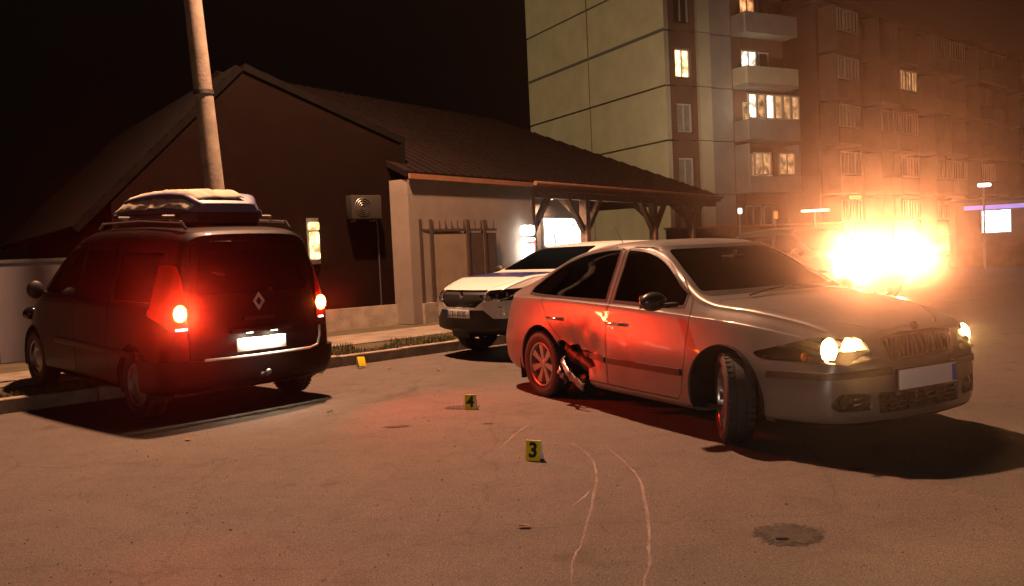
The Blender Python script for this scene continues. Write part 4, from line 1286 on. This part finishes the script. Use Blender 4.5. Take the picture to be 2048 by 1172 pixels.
# ------------------------------------------------------------------ compact SUV, used twice
def build_suv(loc, rz, police):
    if police:
        root = empty('police_car', loc, rz, 'white police car with blue bonnet stripe parked by the kerb behind the silver car', 'car')
    else:
        root = empty('suv', loc, rz, 'dark SUV facing the camera with dazzling headlights behind the silver car', 'car')
    paint = M['paint_white'] if police else M['paint_dark']
    hz = (lambda z: 1.1 + (z - 1.1) * .70 if z > 1.1 else z) if police else (lambda z: z)
    T = {
        'zb': [(-.82, .42), (-.5, .32), (0, .30), (2.6, .30), (3.2, .32), (3.52, .40)],
        'ym': [(-.82, .78), (-.6, .87), (0, .90), (2.6, .90), (3.0, .885), (3.3, .84), (3.52, .76)],
        'zm': [(-.82, .70), (0, .72), (2.6, .70), (3.52, .60)],
        'ys': [(-.82, .74), (-.4, .84), (2.2, .85), (2.9, .83), (3.3, .77), (3.52, .70)],
        'zs': [(-.82, 1.00), (0, 1.06), (2.2, 1.03), (2.8, 1.00), (3.2, .95), (3.40, .90), (3.52, .84)],
        'yr': [(-.82, .60), (-.3, .66), (.6, .66), (1.4, .66), (1.9, .70), (2.3, .76), (2.9, .76), (3.3, .72), (3.52, .66)],
        'zt': [(-.82, 1.40), (-.6, 1.58), (0, 1.66), (.9, 1.69), (1.35, 1.66), (1.6, 1.58), (2.0, 1.32), (2.3, 1.15), (2.5, 1.115), (2.9, 1.09), (3.25, 1.03), (3.42, .97), (3.52, .90)],
    }
    T['zt'] = [(a_, hz(b_)) for a_, b_ in T['zt']]
    def bend(x, y, z):
        wf = sstep((x - 2.7) / .8); wr = sstep((-.3 - x) / .5)
        q = (abs(y) / .88) ** 2.6
        x2 = x - wf * .24 * q - wf * max(0, z - .8) * .3 - wf * max(0, .42 - z) * .5 + wr * .10 * q + wr * max(0, z - 1.0) * .3
        return x2, y, z
    S = Shell(T, -.82, 3.52, 120, bend)
    WB, RW = 2.673, .335
    body = S.mesh(0, .02)
    cut = MB()
    wind = roundpoly([(y_, hz(z_)) for y_, z_ in [(-.735, 1.17), (.735, 1.17), (.60, 1.60), (-.60, 1.60)]], .06, 5)
    cut.prism(wind, 'x', 1.3, 2.8)
    sw = [roundpoly([(x_, hz(z_)) for x_, z_ in q_], .05, 4) for q_ in ([(-.48, 1.13), (.98, 1.10), (.98, 1.52), (-.30, 1.50)], [(1.06, 1.10), (2.12, 1.10), (1.66, 1.48), (1.50, 1.52), (1.06, 1.52)])]
    for p in sw:
        cut.prism(p, 'y', .45, 1.2); cut.prism(p, 'y', -1.2, -.45)
    head = roundpoly([(.50, .80), (.50, .925), (.86, .945), (.87, .85), (.80, .79)], .03, 4)
    grille = roundpoly([(-.34, .70), (.34, .70), (.50, .80), (.50, .935), (-.50, .935), (-.50, .80)], .03, 4)
    for sd in (-1, 1): cut.prism([(sd * y, z) for y, z in head], 'x', 2.9, 3.9)
    cut.prism(grow(grille, -.004), 'x', 3.1, 3.9)
    arch_cut(cut, (0, WB), .40, .36)
    cm = cut.mesh()
    body = boole(body, cm)
    hood = roundpoly([(2.38, -.74), (2.38, .74), (3.20, .64), (3.38, .45), (3.44, 0), (3.38, -.45), (3.20, -.64)], .06, 4)
    hm = boole(body, MB().prism(grow(hood, -.003), 'z', .96, 1.25).mesh(), 'INTERSECT')
    body = boole(body, MB().prism(grow(hood, .003), 'z', .96, 1.25).mesh())
    link('body', body, paint, root, smooth=32)
    hd = link('bonnet', hm, paint, root, smooth=32)
    if police:
        link('blue_stripe', S.cut(MB().prism([(2.42, -.70), (2.42, .70), (2.95, .66), (2.95, -.66)], 'z', 1.02, 1.25), -.003, .004), M['paint_blue'], hd, smooth=35)
    link('windscreen', S.cut(MB().prism(wind, 'x', 1.3, 2.8), .006, .012), M['glass_car'], root, smooth=40)
    for p in sw:
        for sd in (-1, 1):
            a, b = sorted((sd * .45, sd * 1.2))
            link('side_window', S.cut(MB().prism(p, 'y', a, b), .006, .012), M['glass_dark'], root, smooth=40)
    # black bumper skirt, grille, plate
    sk = roundpoly([(-1.0, .30), (1.0, .30), (1.0, .56), (.62, .56), (.48, .67), (-.48, .67), (-.62, .56), (-1.0, .56)], .02, 3)
    link('lower_bumper', S.cut(MB().prism(sk, 'x', 3.02, 3.9), -.006, .012), M['plastic'], root, smooth=35)
    link('grille', S.cut(MB().prism(grow(grille, -.003), 'x', 3.1, 3.9), .025, .035), M['plastic'], root, smooth=35)
    for k in range(3):
        for sd in (-1, 1):
            MB().box((3.43, sd * .25, .76 + .055 * k), (.02, .34, .014), rz=-sd * .12, bev=.004).build('grille_bar', M['steel'], root)
    a, b = .06, .08
    vs = [(3.475, 0, .855 + b), (3.475, a, .855), (3.475, 0, .855 - b), (3.475, -a, .855), (3.495, 0, .855 + b * .55), (3.495, a * .55, .855), (3.495, 0, .855 - b * .55), (3.495, -a * .55, .855)]
    MB().add(vs, [(0, 1, 5, 4), (1, 2, 6, 5), (2, 3, 7, 6), (3, 0, 4, 7), (4, 5, 6, 7), (3, 2, 1, 0)]).build('badge', M['chrome'], root, smooth=None)
    pl = MB().box((3.545, 0, .62), (.012, .52, .112), bev=.003).build('number_plate', M['plate_white'], root)
    MB().box((3.5525, -.236, .62), (.003, .042, .10)).build('blue_strip', M['plate_blue'], pl)
    pm = MB()
    if police:
        for k, (w, h) in enumerate([(.03, .07), (.035, .07), (.012, .07), (.04, .07), (.035, .07), (.042, .07), (.035, .07)]):
            y = -.17 + .055 * k + (.015 if k > 2 else 0)
            pm.box((3.5535, y - w / 2 + .006, .62), (.003, .010, h)).box((3.5535, y, .62 + h / 2 - .006), (.003, w, .010))
            if k % 2: pm.box((3.5535, y + w / 2 - .006, .62), (.003, .010, h))
            if k != 2: pm.box((3.5535, y, .62 - h / 2 + .006), (.003, w, .010))
        pm.build('plate_characters', M['print_black'], pl)
    for sd in (-1, 1):
        hp = [(sd * y, z) for y, z in head]
        hl = link('headlight', S.cut(MB().prism(grow(hp, -.002), 'x', 2.9, 3.9), .002, .006), M['lens_clear'], root, smooth=40)
        link('housing', S.cut(MB().prism(grow(hp, .006), 'x', 2.9, 3.9), .07, .08), M['plastic_grey'], hl, smooth=40)
        for yy, rr in ((.60, .048), (.73, .040)):
            xx = 3.52 - .24 * (yy / .88) ** 2.6 - .10
            MB().lathe([(.01, -.04), (rr * .6, -.03), (rr, 0), (rr + .004, .002)], 20, 'x', (xx, sd * yy, .865)).build('reflector_bowl', M['chrome'], hl)
            if not police:
                MB().sph((xx + .01, sd * yy, .865), rr * .9, 14, 10, (.3, 1, 1)).build('lamp', M['glare_emit'], hl)
            else:
                MB().sph((xx + .01, sd * yy, .865), rr * .6, 14, 10, (.3, 1, 1)).build('lamp', M['chrome'], hl)
        if not police:
            disc_light('headlight_beam', hl, (3.56 - .24 * (.66 / .88) ** 2.6, sd * .66, .868), (.69, -.72, .29), .15, GLARE_W, (1, .32, .12), 35)
        MB().box((3.56 - .24 * (.66 / .88) ** 2.6 - .06, sd * .66, .70), (.02, .16, .02), bev=.004).build('daytime_lamp', M['chrome'], hl)
        mr = MB().sph((2.04, sd * 1.00, 1.13), .12, 18, 10, (.55, 1, .75)).build('mirror', M['plastic'], root)
        MB().box((2.08, sd * .92, 1.10), (.07, .10, .04), bev=.01).build('mirror_arm', M['plastic'], mr)
    seats(root, (1.15,), .36, .45)
    MB().box((1.95, 0, 1.0), (.4, 1.36, .2), bev=.05).build('dashboard', M['interior'], root)
    MB().box((1.3, 0, .33), (3.6, 1.4, .03)).build('floor_pan', M['plastic'], root)
    MB().box((3.0, 0, .66), (.5, 1.0, .36), bev=.04).build('engine', M['interior'], root)
    wheel_wells(root, (0, WB), .395, .46, .87, .36)
    wm = wheel_meshes(RW, .205, .215, 6)
    for x in (0, WB):
        for sd in (-1, 1): put_wheel(wm, root, x, sd * .78, RW)
    return root
# ------------------------------------------------------------------ the cars in their places
build_sedan((1.013, 8.5345, 0), R(-62.74))
van = build_van((-2.994, 8.635, 0), R(136.94))
van.rotation_euler.y = R(-2.6)
def on_van(x, y, z):
    return van.matrix_basis @ Vector((x, y, z))
bx, SB = build_roof_box(on_van(-.25, .0, 1.775), R(136.94))
bx.rotation_euler.y = R(-2.6)
# pale cloth thrown over the box
cl = []
nu, nv = 44, 26
fs = []
F = SB.F
for i in range(nu + 1):
    x = .05 + 1.75 * i / nu
    for j in range(nv + 1):
        t = j / nv
        y = -.20 + .68 * t + .05 * math.sin(i * .35) * (1 - t)
        zt, yr, ys, zs = F['zt'](x), F['yr'](x), F['ys'](x), F['zs'](x)
        ay = abs(y)
        if ay < yr * .9: z = zt - .03 * (ay / yr) ** 2 * .5
        else:
            q = min(1, (ay - yr * .9) / (ys + .02 - yr * .9)); z = zt - .02 - (zt - zs) * q * .9
        z += .014 + .020 * abs(mnoise.noise(Vector((x * 2.2, y * 9, 4)))) + .012 * mnoise.noise(Vector((x * 7, y * 16, 1)))
        cl.append((x, min(y, ys + .02), z))
for i in range(nu):
    for j in range(nv):
        a = i * (nv + 1) + j; fs.append((a, a + 1, a + nv + 2, a + nv + 1))
M['cloth'] = mat('cloth', (.62, .55, .42), .9, var=.12, scale=10)
co = MB().add(cl, fs).build('cloth', M['cloth'], None, smooth=60)
co.modifiers.new('t', 'SOLIDIFY').thickness = .006
co.location = bx.location; co.rotation_euler = bx.rotation_euler
tag(co, 'crumpled pale cloth lying over the grey roof box', 'cloth')

build_suv((2.051, 13.514, 0), R(-141.7), True)
build_suv((GX, GY, 0), GR, False)

# paper on the dashboard of the silver car
def in_sedan(x, y, z):
    a = R(-62.74)
    return Vector((1.013 + x * math.cos(a) - y * math.sin(a), 8.5345 + x * math.sin(a) + y * math.cos(a), z))
pp = MB().prism([(-.075, 0), (.055, 0), (.035, .05), (.07, .105), (-.055, .105), (-.09, .05)], 'x', -.004, .004).build('folded_card', M['paper'], None, smooth=None)
pp.location = in_sedan(2.06, -.20, .975); pp.rotation_euler = (0, R(-20), R(-62.74 - 10))
tag(pp, 'folded white paper card propped on the dashboard of the silver car', 'paper')

# ------------------------------------------------------------------ evidence markers
def text_mesh(s, size, depth=.0006, offset=.0):
    c = bpy.data.curves.new('txt', 'FONT'); c.body = s; c.size = size; c.align_x = 'CENTER'; c.align_y = 'CENTER'; c.extrude = depth; c.offset = offset
    o = bpy.data.objects.new('txt', c); COL.objects.link(o)
    dg = bpy.context.evaluated_depsgraph_get(); dg.update()
    me = bpy.data.meshes.new_from_object(o.evaluated_get(dg)); bpy.data.objects.remove(o)
    return me
def marker(loc, rz, number, label):
    t = empty('evidence_marker', loc, rz, label, 'evidence marker', 'yellow evidence markers on the road')
    W_, H_, lean = .105, .135, R(14)
    fr = MB().box((0, 0, H_ / 2), (W_, .004, H_), bev=.001).build('front_plate', M['yellow'], t, loc=(0, -.036, 0), rot=(-lean, 0, 0))
    bk = MB().box((0, 0, H_ / 2), (W_, .004, H_), bev=.001).build('back_plate', M['paper'], t, loc=(0, .036, 0), rot=(lean, 0, 0))
    if number:
        tx = link('printed_number', text_mesh(number, .135, .0006, .0045), M['print_black'], fr, (0, -.0032, H_ * .50), (R(90), 0, 0))
    return t
marker((.10, 5.66, 0), R(-24), '3', 'yellow evidence marker numbered 3 on the road near the scratch lines')
marker((-.42, 7.66, 0), R(-8), '4', 'yellow evidence marker numbered 4 standing left of the silver car')
mk = marker((-1.99, 10.95, .0), R(30), '', 'blank yellow evidence marker tipped over by the kerb')
mk.rotation_euler = (R(-14), R(4), R(38))
mk.location.z = .018

# ------------------------------------------------------------------ marks and litter on the road
def chalk_mat():
    m = mat('chalk', (.55, .42, .40), .9)
    nt = m.node_tree; b = nt.nodes['Principled BSDF']
    tc = nt.nodes.new('ShaderNodeTexCoord'); n = nt.nodes.new('ShaderNodeTexNoise'); n.inputs['Scale'].default_value = 5; n.inputs['Detail'].default_value = 6
    r = nt.nodes.new('ShaderNodeMapRange'); r.inputs[1].default_value = .35; r.inputs[2].default_value = .65; r.inputs[3].default_value = .08; r.inputs[4].default_value = .40
    nt.links.new(tc.outputs['Object'], n.inputs['Vector']); nt.links.new(n.outputs['Fac'], r.inputs[0]); nt.links.new(r.outputs[0], b.inputs['Alpha'])
    return m
M['chalk'] = chalk_mat()
def ribbon(pts, w, label, seed, z=.004):
    rr = random.Random(seed); P = catmull(pts, 12, closed=False); vs = []; fs = []
    for i, p in enumerate(P):
        a = Vector(P[max(0, i - 1)]); b = Vector(P[min(len(P) - 1, i + 1)]); d = (b - a).normalized(); n = Vector((-d.y, d.x))
        t = i / (len(P) - 1); ww = w * (.35 + .65 * math.sin(math.pi * min(1, max(.08, t * 1.15)))) * rr.uniform(.6, 1.3)
        q = Vector(p) + n * rr.uniform(-.003, .003)
        vs += [(q.x + n.x * ww, q.y + n.y * ww, z), (q.x - n.x * ww, q.y - n.y * ww, z)]
    fs = [(2 * i, 2 * i + 1, 2 * i + 3, 2 * i + 2) for i in range(len(P) - 1)]
    o = MB().add(vs, fs).build('scratch_line', M['chalk'], smooth=None)
    return tag(o, label, 'road marking')
ribbon([(.37, 6.08), (.44, 5.87), (.48, 5.51), (.46, 5.09), (.41, 4.77), (.37, 4.5), (.31, 4.18), (.27, 3.96), (.21, 3.71), (.19, 3.3), (.19, 2.9)], .009, 'longer wavy pale scratch line on the road, nearer the number 3 marker', 1)
ribbon([(.62, 5.88), (.68, 5.47), (.71, 5.04), (.67, 4.54), (.62, 4.13), (.57, 3.82), (.55, 3.67), (.5, 3.5), (.46, 3.2), (.42, 2.9)], .009, 'wavy pale scratch line on the road nearer the turned front wheel', 2)
ribbon([(.12, 6.91), (-.03, 6.47), (-.14, 5.99)], .006, 'short faint scratch line left of the number 3 marker', 3)
ribbon([(.40, 4.86), (.35, 4.72), (.27, 4.56)], .007, 'short forked branch of the pale scratch line', 4, .006)
def patch(cx, cy, rx, ry, name, material, seed, z, label=None, cat=None, rot=0):
    rr = random.Random(seed); n = 40; pts = []
    for k in range(n):
        a = 2 * math.pi * k / n
        f = 1 + .30 * mnoise.noise(Vector((math.cos(a) * 1.7, math.sin(a) * 1.7, seed))) + rr.uniform(-.09, .09)
        x, y = rx * f * math.cos(a), ry * f * math.sin(a)
        pts.append((cx + x * math.cos(rot) - y * math.sin(rot), cy + x * math.sin(rot) + y * math.cos(rot), z))
    o = MB().add(pts, [tuple(range(n))]).build(name, material, smooth=None)
    return tag(o, label, cat) if cat else tag(o, kind='structure')
M['patch'] = mat('broken_asphalt', (.016, .014, .013), .85, col2=(.048, .040, .034), scale=14, bump=1.0, bscale=50)
def ragged(m):
    nt = m.node_tree; b = nt.nodes['Principled BSDF']
    tc = nt.nodes.new('ShaderNodeTexCoord'); ds = nt.nodes.new('ShaderNodeVectorMath'); ds.operation = 'DISTANCE'; ds.inputs[1].default_value = (.5, .5, 0)
    sx = nt.nodes.new('ShaderNodeVectorMath'); sx.operation = 'MULTIPLY'; sx.inputs[1].default_value = (1, 1, 0)
    nt.links.new(tc.outputs['Generated'], sx.inputs[0]); nt.links.new(sx.outputs[0], ds.inputs[0])
    n = nt.nodes.new('ShaderNodeTexNoise'); n.inputs['Scale'].default_value = 26; n.inputs['Detail'].default_value = 6; n.inputs['Roughness'].default_value = .7
    nt.links.new(tc.outputs['Object'], n.inputs['Vector'])
    m1 = nt.nodes.new('ShaderNodeMath'); m1.operation = 'MULTIPLY_ADD'; m1.inputs[1].default_value = -7; m1.inputs[2].default_value = 3.0
    nt.links.new(ds.outputs['Value'], m1.inputs[0])
    m2 = nt.nodes.new('ShaderNodeMath'); m2.operation = 'MULTIPLY_ADD'; m2.inputs[1].default_value = 5; m2.inputs[2].default_value = -2.5
    nt.links.new(n.outputs['Fac'], m2.inputs[0])
    m3 = nt.nodes.new('ShaderNodeMath'); m3.operation = 'ADD'; m3.use_clamp = True
    nt.links.new(m1.outputs[0], m3.inputs[0]); nt.links.new(m2.outputs[0], m3.inputs[1]); nt.links.new(m3.outputs[0], b.inputs['Alpha'])
ragged(M['patch'])
M['wet'] = mat('wet_tar', (.012, .012, .012), .12, spec=.6)
patch(1.245, 3.97, .20, .17, 'pothole', M['patch'], 5, .004)
patch(1.205, 3.905, .035, .012, 'puddle', M['wet'], 8, .008)
patch(-.52, 7.75, .20, .12, 'stain', M['patch'], 2, .004)
patch(-.25, 6.95, .06, .03, 'stain', M['patch'], 3, .004)
patch(2.0, 5.05, .10, .04, 'stain', M['patch'], 12, .004)
patch(-1.0, 7.0, .14, .05, 'stain', M['patch'], 14, .004)
M['leaf'] = mat('dry_leaf', (.22, .13, .03), .8, var=.3, scale=30)
lm = MB().add([(0, 0, .004), (.03, .022, .012), (.075, .018, .016), (.10, 0, .006), (.07, -.022, .014), (.028, -.018, .012), (.05, 0, .004)], [(0, 6, 1), (1, 6, 2), (2, 6, 3), (3, 6, 4), (4, 6, 5), (5, 6, 0)]).mesh('dry_leaf')
lm.materials.append(M['leaf'])
for (x, y, rz, lb) in ((-1.78, 7.83, .6, 'dry leaf on the road right of the black van shadow'), (-2.66, 6.81, 2.2, 'dry leaf on the road at the left foreground'), (-1.62, 10.7, 1.0, 'dry leaf beside the tipped yellow marker'),
                      (-2.4, 10.6, 4.0, 'dry leaf near the kerb behind the black van'), (.05, 4.25, 3.0, 'dry leaf left of the long scratch line'), (-.9, 10.3, 2.6, 'dry leaf on the road before the police car')):
    o = bpy.data.objects.new('dry_leaf', lm); COL.objects.link(o); o.location = (x, y, .004); o.rotation_euler = (0, 0, rz); o.scale = (.8, .9, 1)
    tag(o, lb, 'leaf', 'dry leaves on the road')
# bush behind the open end of the canopy
def bush(loc, r, h, n, label, seed):
    rr = random.Random(seed); vs = []; fs = []
    cs = [(Vector((rr.uniform(-.6, .6) * r, rr.uniform(-.6, .6) * r, rr.uniform(.25, .8) * h)), rr.uniform(.25, .5) * r) for _ in range(16)]
    for _ in range(n):
        c, q = rr.choice(cs); d = Vector((rr.gauss(0, 1), rr.gauss(0, 1), rr.gauss(0, 1))).normalized() * q * rr.uniform(.6, 1.05)
        p = c + d; a = Vector((rr.gauss(0, 1), rr.gauss(0, 1), rr.gauss(0, 1))).normalized(); b = a.orthogonal().normalized(); s_ = rr.uniform(.04, .09)
        i = len(vs); vs += [p - a * s_, p + b * s_ * .5, p + a * s_, p - b * s_ * .5]; fs.append((i, i + 1, i + 2, i + 3))
    t = empty('bush', loc, 0, label, 'bush')
    MB().add(vs, fs).build('foliage', M['foliage'], t, smooth=None)
    st = MB()
    for k in range(5): st.tube((0, 0, 0), (rr.uniform(-.4, .4) * r, rr.uniform(-.4, .4) * r, h * .6), .03, .01, 6)
    st.build('stem', M['timber'], t)
M['foliage'] = mat('foliage', (.06, .075, .025), .7, col2=(.035, .045, .015), scale=3)

# ------------------------------------------------------------------ thin haze added to imitate lens bloom round the lamps
hz = MB().box((5, 54, 13.5), (220, 150, 29)).build('haze', None, smooth=None)
hm_ = bpy.data.materials.new('glow_haze'); hm_.use_nodes = True
nt = hm_.node_tree; nt.nodes.clear()
o_ = nt.nodes.new('ShaderNodeOutputMaterial'); pv = nt.nodes.new('ShaderNodeVolumePrincipled')
pv.inputs['Color'].default_value = (1, .97, .93, 1)
pv.inputs['Density'].default_value = HAZE
pv.inputs['Anisotropy'].default_value = HAZE_G
nt.links.new(pv.outputs[0], o_.inputs['Volume'])
hz.data.materials.append(hm_)
tag(hz, 'thin haze added over the street to make strong lamps bloom', 'haze', kind='stuff')
